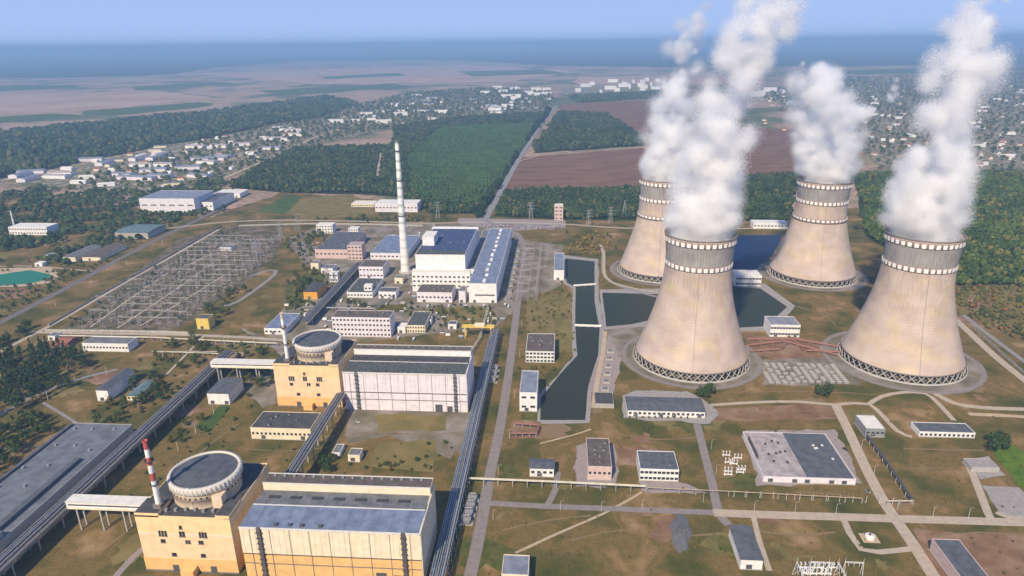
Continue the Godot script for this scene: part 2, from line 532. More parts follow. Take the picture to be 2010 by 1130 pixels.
# ------------------------------------------------------------------ reactor units
func reactor(u: float, v: float, label: String) -> Node3D:
	# local frame: front left corner of the block, x right, z towards the camera side
	var t := thing("reactor_building", label, "reactor building", W(u, v), "")
	block_cells(u - 3, u + 69, v - 3, v + 69)
	var w := 66.0; var d := 64.0
	box(t, "plinth", mats.dark_concrete, Vector3(w / 2, 0.6, -d / 2), Vector3(w + 1, 1.2, d + 1))
	box(t, "lower_wall", mats.ochre, Vector3(w / 2, 6.2, -d / 2), Vector3(w + 0.5, 10.0, d + 0.5))
	box(t, "middle_wall", mats.peach, Vector3(w / 2, 21.2, -d / 2), Vector3(w, 20.0, d))
	box(t, "string_course", mats.pale, Vector3(w / 2, 31.5, -d / 2), Vector3(w + 0.3, 0.6, d + 0.3))
	box(t, "upper_wall", mats.sand, Vector3(w / 2, 38.4, -d / 2), Vector3(w, 13.2, d))
	box(t, "corner_block", mats.sand, Vector3(8.4, 46.5, -8), Vector3(16.8, 3.0, 16))
	box(t, "corner_block", mats.sand, Vector3(w - 4.8, 46.5, -9), Vector3(9.6, 3.0, 18))
	box(t, "roof", mats.dark_roof, Vector3(w / 2, 45.2, -d / 2), Vector3(w - 0.8, 0.4, d - 0.8))
	box(t, "roof", mats.dark_roof, Vector3(8.4, 48.15, -8), Vector3(16.2, 0.3, 15.4))
	box(t, "roof", mats.dark_roof, Vector3(w - 4.8, 48.15, -9), Vector3(9.0, 0.3, 17.4))
	for s in [[w / 2, -0.2, w, 0.4], [w / 2, -d + 0.2, w, 0.4], [0.2, -d / 2, 0.4, d - 0.8], [w - 0.2, -d / 2, 0.4, d - 0.8]]:
		box(t, "parapet", mats.sand, Vector3(s[0], 45.6, s[1]), Vector3(s[2], 1.2, s[3]))
	# containment drum with its ribbed ring beam
	var c := Vector3(36.0, 0, -31.5)
	var dr := mesh_part(t, "containment_drum", lathe([Vector2(22.6, 44.9), Vector2(22.6, 51.5), Vector2(23.1, 51.6), Vector2(23.1, 56.5)], 64), mats.drum, c)
	for k in 40:
		var a := TAU * k / 40.0
		var wn := box(dr, "slot_window", mats.glass, Vector3(23.1 * sin(a), 53.8, 23.1 * cos(a)), Vector3(1.1, 1.5, 0.3))
		wn.rotation.y = a
	var ring := mesh_part(t, "ring_beam", lathe([Vector2(23.0, 56.4), Vector2(24.4, 57.0), Vector2(24.4, 61.6), Vector2(22.2, 62.4), Vector2(22.0, 60.6)], 64), mats.ring_concrete, c)
	for k in 52:
		var a := TAU * k / 52.0
		var rib := box(ring, "rib", mats.pale, Vector3(24.5 * sin(a), 59.4, 24.5 * cos(a)), Vector3(0.55, 4.4, 0.5))
		rib.rotation.y = a
	mesh_part(t, "containment_roof", lathe([Vector2(22.3, 60.9), Vector2(15.0, 62.0), Vector2(7, 62.6), Vector2(0.05, 62.8)], 64), mats.dome_roof, c)
	box(t, "drum_stair", mats.drum, c + Vector3(17, 50, 17), Vector3(7, 9.8, 7))
	# windows: share of the width, height above ground, width
	for q in [[0.466, 37.6, 2.0], [0.23, 32.0, 1.6], [0.262, 32.0, 1.6], [0.294, 32.0, 1.6], [0.452, 32.0, 1.8], [0.485, 32.0, 1.8], [0.66, 32.0, 1.6], [0.69, 32.0, 1.6], [0.72, 32.0, 1.6], [0.236, 25.7, 1.6], [0.262, 25.7, 1.6], [0.5, 25.7, 1.6], [0.53, 25.7, 1.6], [0.64, 25.7, 1.6], [0.668, 25.7, 1.6], [0.325, 14.6, 1.6], [0.352, 14.6, 1.6], [0.638, 14.6, 1.6], [0.665, 14.6, 1.6]]:
		var tall := 4.2 if q[1] == 32.0 else 2.6
		var wn := box(t, "window", mats.glass, Vector3(q[0] * w, q[1], 0.05), Vector3(q[2], tall, 0.3))
		box(wn, "sill", mats.dark_concrete, Vector3(0, -tall / 2 - 0.2, 0.25), Vector3(q[2] + 0.4, 0.3, 0.7))
	for q in [0.33, 0.74]:
		box(t, "door", mats.door, Vector3(q * w, 3.0, 0.35), Vector3(4.2, 5.6, 0.4))
	box(t, "annex", mats.ochre, Vector3(w * 0.5, 3.0, 3.5), Vector3(9, 6.0, 6.4))
	for k in 9:
		box(t, "vent", mats.steel, Vector3(6 + 6.5 * k, 46.4, -6 - rng.randf() * 3), Vector3(1.8, 2.2, 1.8))
	return t

func vent_stack(u: float, v: float, y0: float, y1: float, label: String, red: Array, red_mat: Material) -> void:
	var t := thing("ventilation_stack", label, "chimney", W(u, v, y0))
	box(t, "pedestal", mats.dark_concrete, Vector3(0, 1.5, 0), Vector3(5.5, 3.0, 5.5))
	var n := 8
	for k in n:
		var a := 3.0 + (y1 - y0 - 3.0) * k / n; var b := 3.0 + (y1 - y0 - 3.0) * (k + 1) / n
		var r0 := lerpf(1.9, 1.5, float(k) / n); var r1 := lerpf(1.9, 1.5, float(k + 1) / n)
		mesh_part(t, "band", lathe([Vector2(r0, a), Vector2(r1, b)], 16), red_mat if k in red else mats.stack_white)
	mesh_part(t, "lip", lathe([Vector2(1.4, y1 - y0 - 0.4), Vector2(1.9, y1 - y0 - 0.2), Vector2(1.9, y1 - y0 + 0.4), Vector2(1.2, y1 - y0 + 0.4), Vector2(1.2, y1 - y0 - 3)], 16), red_mat)
	for y in [0.35, 0.7]:
		mesh_part(t, "platform", lathe([Vector2(1.5, (y1 - y0) * y), Vector2(2.9, (y1 - y0) * y), Vector2(2.9, (y1 - y0) * y + 1.0), Vector2(2.8, (y1 - y0) * y + 1.0), Vector2(2.8, (y1 - y0) * y + 0.2)], 16), mats.dark_steel)

func turbine_hall(u: float, v: float, label: String, o: Dictionary) -> void:
	var t := thing("turbine_hall", label, "turbine hall", W(u, v))
	block_cells(u - 3, u + 128, v - 3, v + 55)
	var w := 122.0; var d := 40.0; var h := 41.0
	box(t, "lower_wall", o.lower, Vector3(w / 2, 9.5, -d / 2), Vector3(w, 19, d))
	box(t, "window_band", mats.dark_glass, Vector3(w / 2, 19.6, -d / 2), Vector3(w - 0.5, 1.2, d - 0.5))
	box(t, "upper_wall", o.upper, Vector3(w / 2, 30.6, -d / 2), Vector3(w + 0.3, 20.8, d + 0.3))
	box(t, "end_wall", o.upper, Vector3(w + 0.45, 21, -26), Vector3(0.5, 42, 51.8))
	# two roof planes meeting at a low ridge
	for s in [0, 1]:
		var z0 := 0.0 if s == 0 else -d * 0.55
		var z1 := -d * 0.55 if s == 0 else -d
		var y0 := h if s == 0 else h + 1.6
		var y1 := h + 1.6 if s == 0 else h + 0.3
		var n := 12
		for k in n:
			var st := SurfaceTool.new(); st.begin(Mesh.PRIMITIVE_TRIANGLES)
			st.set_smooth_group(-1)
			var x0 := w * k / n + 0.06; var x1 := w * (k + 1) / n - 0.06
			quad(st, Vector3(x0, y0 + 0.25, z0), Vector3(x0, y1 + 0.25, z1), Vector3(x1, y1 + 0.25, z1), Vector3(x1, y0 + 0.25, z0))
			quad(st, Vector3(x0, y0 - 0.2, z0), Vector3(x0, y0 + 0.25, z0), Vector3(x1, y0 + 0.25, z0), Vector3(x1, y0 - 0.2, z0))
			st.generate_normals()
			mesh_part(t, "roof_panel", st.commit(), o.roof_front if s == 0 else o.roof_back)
	box(t, "gable", o.upper, Vector3(w + 0.0, h + 0.6, -d / 2), Vector3(0.6, 1.4, d))
	box(t, "ridge_cap", mats.pale, Vector3(w / 2, h + 1.95, -d * 0.55), Vector3(w - 1, 0.4, 0.8))
	box(t, "cornice", mats.pale, Vector3(w / 2, h + 0.15, 0.45), Vector3(w + 0.4, 1.5, 0.5))
	# deaerator block behind
	box(t, "rear_block", o.strip, Vector3(w / 2, 23.5, -d - 6), Vector3(w - 0.3, 47, 11.9))
	box(t, "rear_roof", mats.brown_roof, Vector3(w / 2, 47.2, -d - 6), Vector3(w - 1, 0.4, 11.0))
	box(t, "rear_parapet", mats.pale, Vector3(w / 2, 47.5, -d - 0.2), Vector3(w, 1.0, 0.4))
	box(t, "rear_parapet", mats.pale, Vector3(w / 2, 47.5, -d - 11.8), Vector3(w, 1.0, 0.4))
	# ladder towers and down pipes on the front
	for x in [13.5, w - 11.0]:
		box(t, "stair_tower", o.pier, Vector3(x, 21, 0.9), Vector3(2.6, 42, 1.5))
		for k in 9: box(t, "landing", mats.dark_steel, Vector3(x, 3.5 + 4.4 * k, 1.9), Vector3(3.4, 0.5, 1.2))
	for k in 9:
		tube(t, "downpipe", mats.steel, Vector3(w * (k + 0.5) / 9.0, 0.2, 0.35), Vector3(w * (k + 0.5) / 9.0, h - 0.6, 0.35), 0.2, -1, 5)
	for k in 30:
		if k % 5 == 4: continue
		box(t, "cladding_joint", mats.joint, Vector3(w * (k + 0.5) / 30.0, 30.4, 0.2), Vector3(0.18, 19.6, 0.12))
	box(t, "string_course", mats.dark_concrete, Vector3(w / 2, 12.0, 0.1), Vector3(w - 0.2, 0.7, 0.3))
	box(t, "gate", mats.door, Vector3(w * 0.77, 4.0, 0.2), Vector3(7, 8, 0.5))
	box(t, "gate", mats.door, Vector3(w * 0.86, 3.2, 0.2), Vector3(5, 6.4, 0.5))
	for k in 4:
		box(t, "roof_fan", mats.dark_steel, Vector3(18 + 11 * k + rng.randf() * 12, h + 1.1, -3.0), Vector3(2.4, 1.8, 1.8))
	for k in 16:
		box(t, "roof_fan", mats.steel, Vector3(6 + 7.2 * k, 48.0, -d - 9), Vector3(1.6, 1.4, 1.4))
	for k in 7:
		box(t, "skylight", mats.dark_glass, Vector3(12 + 15.5 * k, h + 1.6, -d * 0.78), Vector3(8.0, 0.9, 2.4))

func trestle(u: float, v0: float, v1: float, h: float, w: float, called: String, label: String, walled := false) -> void:
	var t := thing(called, label, "trestle", W(u, v0))
	block_cells(u - w, u + w, v0, v1)
	var n := int((v1 - v0) / 24.0)
	var step := (v1 - v0) / n
	for k in n:
		box(t, "deck", mats.deck, Vector3(0, h, -(k + 0.5) * step), Vector3(w, 1.2, step - 0.25))
		for s in [-1, 1]:
			box(t, "edge_beam", mats.concrete, Vector3(s * (w / 2 + 0.2), h + 0.35, -(k + 0.5) * step), Vector3(0.4, 2.0, step - 0.1))
			box(t, "column", mats.concrete, Vector3(s * w * 0.36, (h - 0.6) / 2, -(k + 0.5) * step), Vector3(0.9, h - 0.6, 0.9))
		box(t, "crossbeam", mats.concrete, Vector3(0, h - 1.2, -(k + 0.5) * step), Vector3(w * 0.95, 1.2, 1.1))
		if walled: box(t, "side_panel", mats.concrete, Vector3(-w / 2 + 0.1, h / 2 - 0.4, -(k + 0.5) * step), Vector3(0.3, h - 1.6, step - 0.4))
	for s in [-0.28, -0.12, 0.18]:
		tube(t, "pipe", mats.pipe_grey, Vector3(s * w, h + 1.25, 0), Vector3(s * w, h + 1.25, -(v1 - v0)), 0.55, -1, 6)

func pipe_rack(u: float, v0: float, v1: float, h: float, w: float, label: String) -> void:
	var t := thing("pipe_rack", label, "pipe rack", W(u, v0))
	block_cells(u - w, u + w, v0, v1)
	var n := int((v1 - v0) / 12.0)
	var post := box_mesh(Vector3(0.5, h, 0.5))
	var beam := box_mesh(Vector3(w, 0.5, 0.5))
	for k in n + 1:
		var z := -(v1 - v0) * k / n
		for s in [-1, 1]: mesh_part(t, "post", post, mats.blue_steel, Vector3(s * w / 2, h / 2, z))
		mesh_part(t, "beam", beam, mats.blue_steel, Vector3(0, h - 0.4, z))
		mesh_part(t, "beam", beam, mats.blue_steel, Vector3(0, h * 0.6, z))
	for k in 7:
		var x := -w / 2 + 0.7 + (w - 1.4) * k / 6.0
		var r: float = [0.5, 0.7, 0.35, 0.6, 0.45, 0.75, 0.4][k]
		tube(t, "pipe", [mats.pipe_grey, mats.pipe_blue, mats.steel][k % 3], Vector3(x, h + r, 2), Vector3(x, h + r, -(v1 - v0) - 2), r, -1, 6)
	for k in 3:
		tube(t, "pipe", mats.pipe_blue, Vector3(-w / 4 + w / 4 * k, h * 0.6 + 0.7, 2), Vector3(-w / 4 + w / 4 * k, h * 0.6 + 0.7, -(v1 - v0) - 2), 0.45, -1, 6)

func pipeline(label: String, pts: Array, h: float, pipes: Array, m: Material, gap := 14.0, called := "pipeline") -> void:
	# pts: ground points in world space
	var o: Vector3 = pts[0]
	var t := thing(called, label, "pipeline", o, "", 0.0)
	for i in pts.size() - 1:
		var a: Vector3 = pts[i] - o; var b: Vector3 = pts[i + 1] - o
		var d := (b - a).normalized()
		var s := Vector3(-d.z, 0, d.x)
		for q in pipes: tube(t, "pipe", m, a + s * q[0] + Vector3(0, h + q[1], 0), b + s * q[0] + Vector3(0, h + q[1], 0), q[1], -1, 6)
		var n := maxi(1, int(a.distance_to(b) / gap))
		for k in n + 1:
			if k == n and i < pts.size() - 2: continue
			var p := a.lerp(b, float(k) / n)
			var wd: float = absf(pipes[0][0]) * 2 + 1.4
			var bm := box(t, "saddle", mats.concrete, p + Vector3(0, h - 0.2, 0), Vector3(wd, 0.4, 0.5))
			bm.rotation.y = atan2(-s.z, s.x)
			for e in ([-1, 1] if wd > 2.5 else [0]):
				box(t, "post", mats.concrete, p + s * e * (wd / 2 - 0.35) + Vector3(0, (h - 0.4) / 2, 0), Vector3(0.45, h - 0.4, 0.45))

# ------------------------------------------------------------------ switchyard pieces
func lattice_leg(st: SurfaceTool, foot: float, h: float, x: float) -> void:
	for s in [-1, 1]:
		add_tube(st, Vector3(x, 0, s * foot), Vector3(x, h, s * 0.25), 0.17, 0.13, 4, false)
	for k in 5:
		var f := float(k) / 5.0; var g := float(k + 1) / 5.0
		var s := 1.0 if k % 2 else -1.0
		add_tube(st, Vector3(x, h * f, s * lerpf(foot, 0.25, f)), Vector3(x, h * g, -s * lerpf(foot, 0.25, g)), 0.11, 0.11, 3, false)

func make_gantry(span: float, h: float) -> Node3D:
	var t := thing("gantry", "", "gantry", Vector3.ZERO)
	for s in [-1, 1]:
		var st := SurfaceTool.new(); st.begin(Mesh.PRIMITIVE_TRIANGLES)
		lattice_leg(st, 2.0, h, s * span / 2)
		add_tube(st, Vector3(s * span / 2, h, 0), Vector3(s * span / 2, h + 3.5, 0), 0.14, 0.05, 4, false)
		st.generate_normals()
		mesh_part(t, "column", st.commit(), mats.galvanised)
	var st2 := SurfaceTool.new(); st2.begin(Mesh.PRIMITIVE_TRIANGLES)
	for y in [h - 0.9, h]:
		add_tube(st2, Vector3(-span / 2, y, 0), Vector3(span / 2, y, 0), 0.17, 0.17, 4, false)
	for k in 10:
		var x0 := -span / 2 + span * k / 10.0; var x1 := x0 + span / 10.0
		add_tube(st2, Vector3(x0, h - 0.9 if k % 2 else h, 0), Vector3(x1, h if k % 2 else h - 0.9, 0), 0.09, 0.09, 3, false)
	st2.generate_normals()
	mesh_part(t, "beam", st2.commit(), mats.galvanised)
	for k in 3:
		tube(t, "insulator_string", mats.porcelain, Vector3(span * (k - 1) * 0.3, h - 0.9, 0), Vector3(span * (k - 1) * 0.3, h - 3.4, 0), 0.17, -1, 5)
	return t

func make_breaker() -> Node3D:
	var t := thing("circuit_breaker", "", "circuit breaker", Vector3.ZERO)
	box(t, "base_frame", mats.galvanised, Vector3(0, 1.3, 0), Vector3(7.0, 0.5, 1.0))
	for s in [-1, 1]: box(t, "leg", mats.galvanised, Vector3(s * 2.8, 0.55, 0), Vector3(0.5, 1.1, 0.8))
	for k in 3:
		tube(t, "insulator", mats.porcelain, Vector3((k - 1) * 2.8, 1.5, 0), Vector3((k - 1) * 2.8, 4.6, 0), 0.38, 0.26, 6)
		box(t, "head", mats.galvanised, Vector3((k - 1) * 2.8, 4.8, 0), Vector3(0.7, 0.4, 2.4))
	return t

func copy(o: Node3D, where: Vector3, turn: float, label := "", group := "") -> Node3D:
	var c: Node3D = o.duplicate()
	var n := String(o.name)
	var re := RegEx.create_from_string("_\\d\\d\\d$")
	c.name = numbered(re.sub(n, ""))
	add_child(c)
	c.position = where
	c.rotation.y = turn
	if label: c.set_meta("label", label)
	if group: c.set_meta("group", group)
	return c

# ------------------------------------------------------------------ vegetation
func leaf_crown(h: float, r: float, conic: float, count: int) -> ArrayMesh:
	var st := SurfaceTool.new(); st.begin(Mesh.PRIMITIVE_TRIANGLES)
	var clumps := []
	for i in 14:
		var f := rng.randf_range(0.12, 0.95)
		var rr := r * lerpf(sqrt(maxf(0.0, 1.0 - pow(2.0 * f - 0.9, 2.0))), 1.0 - f, conic)
		var a := rng.randf() * TAU
		clumps.append(Vector3(cos(a) * rr * 0.62, h * (0.28 + 0.7 * f), sin(a) * rr * 0.62))
	for i in count:
		var c: Vector3 = clumps[i % clumps.size()]
		var f := clampf((c.y / h - 0.28) / 0.7, 0, 1)
		var spread := r * lerpf(0.5, 0.5 * (1.15 - f), conic)
		var d := Vector3(rng.randfn(), rng.randfn() * 0.8, rng.randfn()).normalized()
		var p := c + d * spread * pow(rng.randf(), 0.4)
		var s := rng.randf_range(0.5, 1.1) * r * 0.17
		var e := Vector3(rng.randfn(), rng.randfn(), rng.randfn()).normalized()
		var x := (d + e * 0.8).cross(Vector3(rng.randfn(), rng.randfn(), rng.randfn())).normalized() * s
		var y := x.cross(d + e * 0.5).normalized() * s * rng.randf_range(0.6, 1.2)
		var k := rng.randf_range(0.75, 1.25)
		st.set_color(Color(k * rng.randf_range(0.85, 1.15), k, k * 0.9))
		var nn := (d + Vector3(0, 0.35, 0)).normalized()
		st.set_normal(nn)
		tri(st, p - x - y, p + x - y * 0.4, p + y * 1.2)
		tri(st, p + x * 1.1 - y * 0.3, p + y, p - x * 0.6 + y * 0.7)
	return st.commit()

func trunk_mesh(h: float, r: float, spread: float) -> ArrayMesh:
	var st := SurfaceTool.new(); st.begin(Mesh.PRIMITIVE_TRIANGLES)
	add_tube(st, Vector3.ZERO, Vector3(0.1, h * 0.8, 0.1), r, r * 0.3, 6)
	for k in 6:
		var a := TAU * k / 6.0 + rng.randf()
		var y := h * rng.randf_range(0.3, 0.65)
		add_tube(st, Vector3(0.05, y, 0.05), Vector3(cos(a) * spread, y + spread * 0.7, sin(a) * spread), r * 0.35, r * 0.12, 4, false)
	st.generate_normals()
	return st.commit()

func far_crown(seed_: int, tall: float) -> ArrayMesh:
	# a small crown of a few dozen ragged leaf faces, 1 m across
	var r2 := RandomNumberGenerator.new(); r2.seed = seed_
	var st := SurfaceTool.new(); st.begin(Mesh.PRIMITIVE_TRIANGLES)
	for i in 46:
		var d := Vector3(r2.randfn(), r2.randfn(), r2.randfn()).normalized()
		if d.y < -0.3: d.y = -d.y
		var p := d * r2.randf_range(0.28, 0.5)
		p.y = (p.y + 0.42) * tall
		var x := d.cross(Vector3(r2.randfn(), r2.randfn(), r2.randfn())).normalized() * r2.randf_range(0.16, 0.32)
		var y := x.cross(d).normalized() * r2.randf_range(0.16, 0.32)
		var k := r2.randf_range(0.8, 1.25)
		st.set_color(Color(k, k, k))
		st.set_normal((d + Vector3(0, 0.3, 0)).normalized())
		tri(st, p - x - y * 0.6, p + x - y * 0.5, p + y)
	return st.commit()

func scatter(called: String, label: String, poly: PackedVector2Array, spacing: float, size: Vector2, tones: Array, mesh: Mesh, keep := 1.0, clear := true, gaps := -9.0) -> void:
	poly = rough_edge(poly, spacing * 6.0, spacing * 1.3)
	var lo := poly[0]; var hi := poly[0]
	for p in poly:
		lo = lo.min(p); hi = hi.max(p)
	var n := FastNoiseLite.new(); n.seed = int(poly[0].x); n.frequency = 0.012
	var list := []; var cols := []
	var x := lo.x
	while x < hi.x:
		var z := lo.y
		while z < hi.y:
			var p := Vector2(x + rng.randf() * spacing, z + rng.randf() * spacing)
			z += spacing
			if rng.randf() > keep or not Geometry2D.is_point_in_polygon(p, poly): continue
			var q := Vector3(p.x, 0, p.y)
			if clear and is_blocked(q): continue
			if n.get_noise_2dv(p * 0.8 + Vector2(900, 0)) < gaps: continue
			var s := rng.randf_range(size.x * 0.75, size.y) * (1.25 if rng.randf() < 0.08 else 1.0)
			list.append(Transform3D(Basis(Vector3.UP, rng.randf() * TAU).scaled(Vector3(s, s * rng.randf_range(0.8, 1.25), s)), q))
			var f := clampf(0.5 + n.get_noise_2dv(p) * 1.1 + rng.randf_range(-0.45, 0.45), 0, 1)
			var c: Color = tones[0].lerp(tones[1], f)
			if tones.size() > 2 and rng.randf() < 0.12: c = tones[2]
			cols.append(c)
		x += spacing
	var mm := MultiMesh.new()
	mm.transform_format = MultiMesh.TRANSFORM_3D
	mm.use_colors = true
	mm.mesh = mesh
	mm.instance_count = list.size()
	for i in list.size():
		mm.set_instance_transform(i, list[i]); mm.set_instance_color(i, cols[i])
	var o := MultiMeshInstance3D.new()
	o.name = numbered(called)
	o.multimesh = mm
	o.material_override = mats.foliage
	add_child(o)
	tag(o, label, "trees", "", "stuff")

var tree_kinds := []
func make_trees() -> void:
	for k in [[16.0, 3.6, 0.75, "pine_tree", 0.045, 0.085, 0.03], [18.0, 3.2, 0.9, "pine_tree", 0.04, 0.075, 0.035], [11.0, 4.2, 0.0, "broadleaf_tree", 0.085, 0.11, 0.03], [9.0, 3.8, 0.0, "broadleaf_tree", 0.13, 0.12, 0.025], [13.0, 4.6, 0.0, "broadleaf_tree", 0.06, 0.1, 0.03]]:
		tree_kinds.append({"crown": leaf_crown(k[0], k[1], k[2], 300), "trunk": trunk_mesh(k[0], 0.28, k[1] * 0.5), "name": k[3], "mat": leaf_mat("leaf_%d" % tree_kinds.size(), k[4], k[5], k[6])})

func leaf_mat(key: String, r: float, g: float, b: float) -> StandardMaterial3D:
	var m := StandardMaterial3D.new()
	m.resource_name = key
	m.albedo_color = lin(r, g, b)
	m.vertex_color_use_as_albedo = true
	m.roughness = 0.9
	m.metallic_specular = 0.2
	m.backlight_enabled = true
	m.backlight = Color(0.35, 0.4, 0.2)
	m.cull_mode = BaseMaterial3D.CULL_DISABLED
	return m

func plant_tree(kind: int, where: Vector3, size: float, label: String, group: String) -> void:
	var k: Dictionary = tree_kinds[kind]
	var t := thing(k.name, label, "tree", where, group, rng.randf() * TAU)
	t.scale = Vector3(size, size * rng.randf_range(0.88, 1.15), size)
	mesh_part(t, "trunk", k.trunk, mats.bark)
	mesh_part(t, "crown", k.crown, k.mat)

func grove(px: Array, count: int, kinds: Array, place: String, group: String, size := Vector2(0.75, 1.2)) -> void:
	var poly := ground_poly(px)
	var lo := poly[0]; var hi := poly[0]
	for p in poly:
		lo = lo.min(p); hi = hi.max(p)
	var done := []; var tries := 0
	while done.size() < count and tries < count * 60:
		tries += 1
		var p := Vector2(rng.randf_range(lo.x, hi.x), rng.randf_range(lo.y, hi.y))
		if not Geometry2D.is_point_in_polygon(p, poly) or is_blocked(Vector3(p.x, 0, p.y)): continue
		var near := false
		for q in done:
			if p.distance_to(q) < 3.2: near = true
		if near: continue
		done.append(p)
		var k: int = kinds[rng.randi() % kinds.size()]
		var look: String = ["broad dark pine tree", "slim dark pine tree", "round olive green tree", "round yellow green tree", "tall deep green leafy tree"][k]
		plant_tree(k, Vector3(p.x, 0, p.y), rng.randf_range(size.x, size.y), look + " " + place, group)

# ------------------------------------------------------------------ town
func house_mesh(w: float, h: float, d: float, p: float) -> ArrayMesh:
	var m := ArrayMesh.new()
	var st := SurfaceTool.new(); st.begin(Mesh.PRIMITIVE_TRIANGLES)
	add_box(st, Vector3(0, h / 2, 0), Vector3(w, h, d))
	for s in [-1, 1]:
		st.set_smooth_group(-1)
		if s > 0: tri(st, Vector3(w / 2, h, d / 2), Vector3(w / 2, h + p, 0), Vector3(w / 2, h, -d / 2))
		else: tri(st, Vector3(-w / 2, h, -d / 2), Vector3(-w / 2, h + p, 0), Vector3(-w / 2, h, d / 2))
	st.generate_normals()
	st.commit(m)
	st = SurfaceTool.new(); st.begin(Mesh.PRIMITIVE_TRIANGLES)
	var x := w / 2 + 0.4; var z := d / 2 + 0.5
	st.set_smooth_group(-1)
	quad(st, Vector3(-x, h - 0.2, z), Vector3(-x, h + p + 0.2, 0), Vector3(x, h + p + 0.2, 0), Vector3(x, h - 0.2, z))
	quad(st, Vector3(x, h - 0.2, -z), Vector3(x, h + p + 0.2, 0), Vector3(-x, h + p + 0.2, 0), Vector3(-x, h - 0.2, -z))
	st.generate_normals()
	st.commit(m)
	return m

func houses(called: String, label: String, group: String, category: String, px: Array, count: int, kinds: Array, spread: float) -> void:
	var poly := ground_poly(px)
	var n := 0; var tries := 0
	var xs := []; var ys := []
	for i in range(0, px.size(), 2):
		xs.append(px[i]); ys.append(px[i + 1])
	var done := []
	while n < count and tries < count * 80:
		tries += 1
		var g := gp(rng.randf_range(xs.min(), xs.max()), rng.randf_range(ys.min(), ys.max()))
		if not Geometry2D.is_point_in_polygon(Vector2(g.x, g.z), poly) or is_blocked(g): continue
		var near := false
		for q in done:
			if g.distance_to(q) < spread: near = true
		if near: continue
		done.append(g)
		var k: Array = kinds[rng.randi() % kinds.size()]
		var o := MeshInstance3D.new()
		o.name = numbered(called)
		o.mesh = k[0]
		o.set_surface_override_material(0, k[1]); o.set_surface_override_material(1, k[2])
		add_child(o)
		o.position = g
		o.rotation.y = -PLANT + [0.0, 0.3, PI / 2, -0.2][rng.randi() % 4] + rng.randf_range(-0.1, 0.1)
		tag(o, k[3] + " " + label, category, group)
		var q2 := uv_of(g)
		block_cells(q2.x - 9, q2.x + 9, q2.y - 9, q2.y + 9)
		n += 1

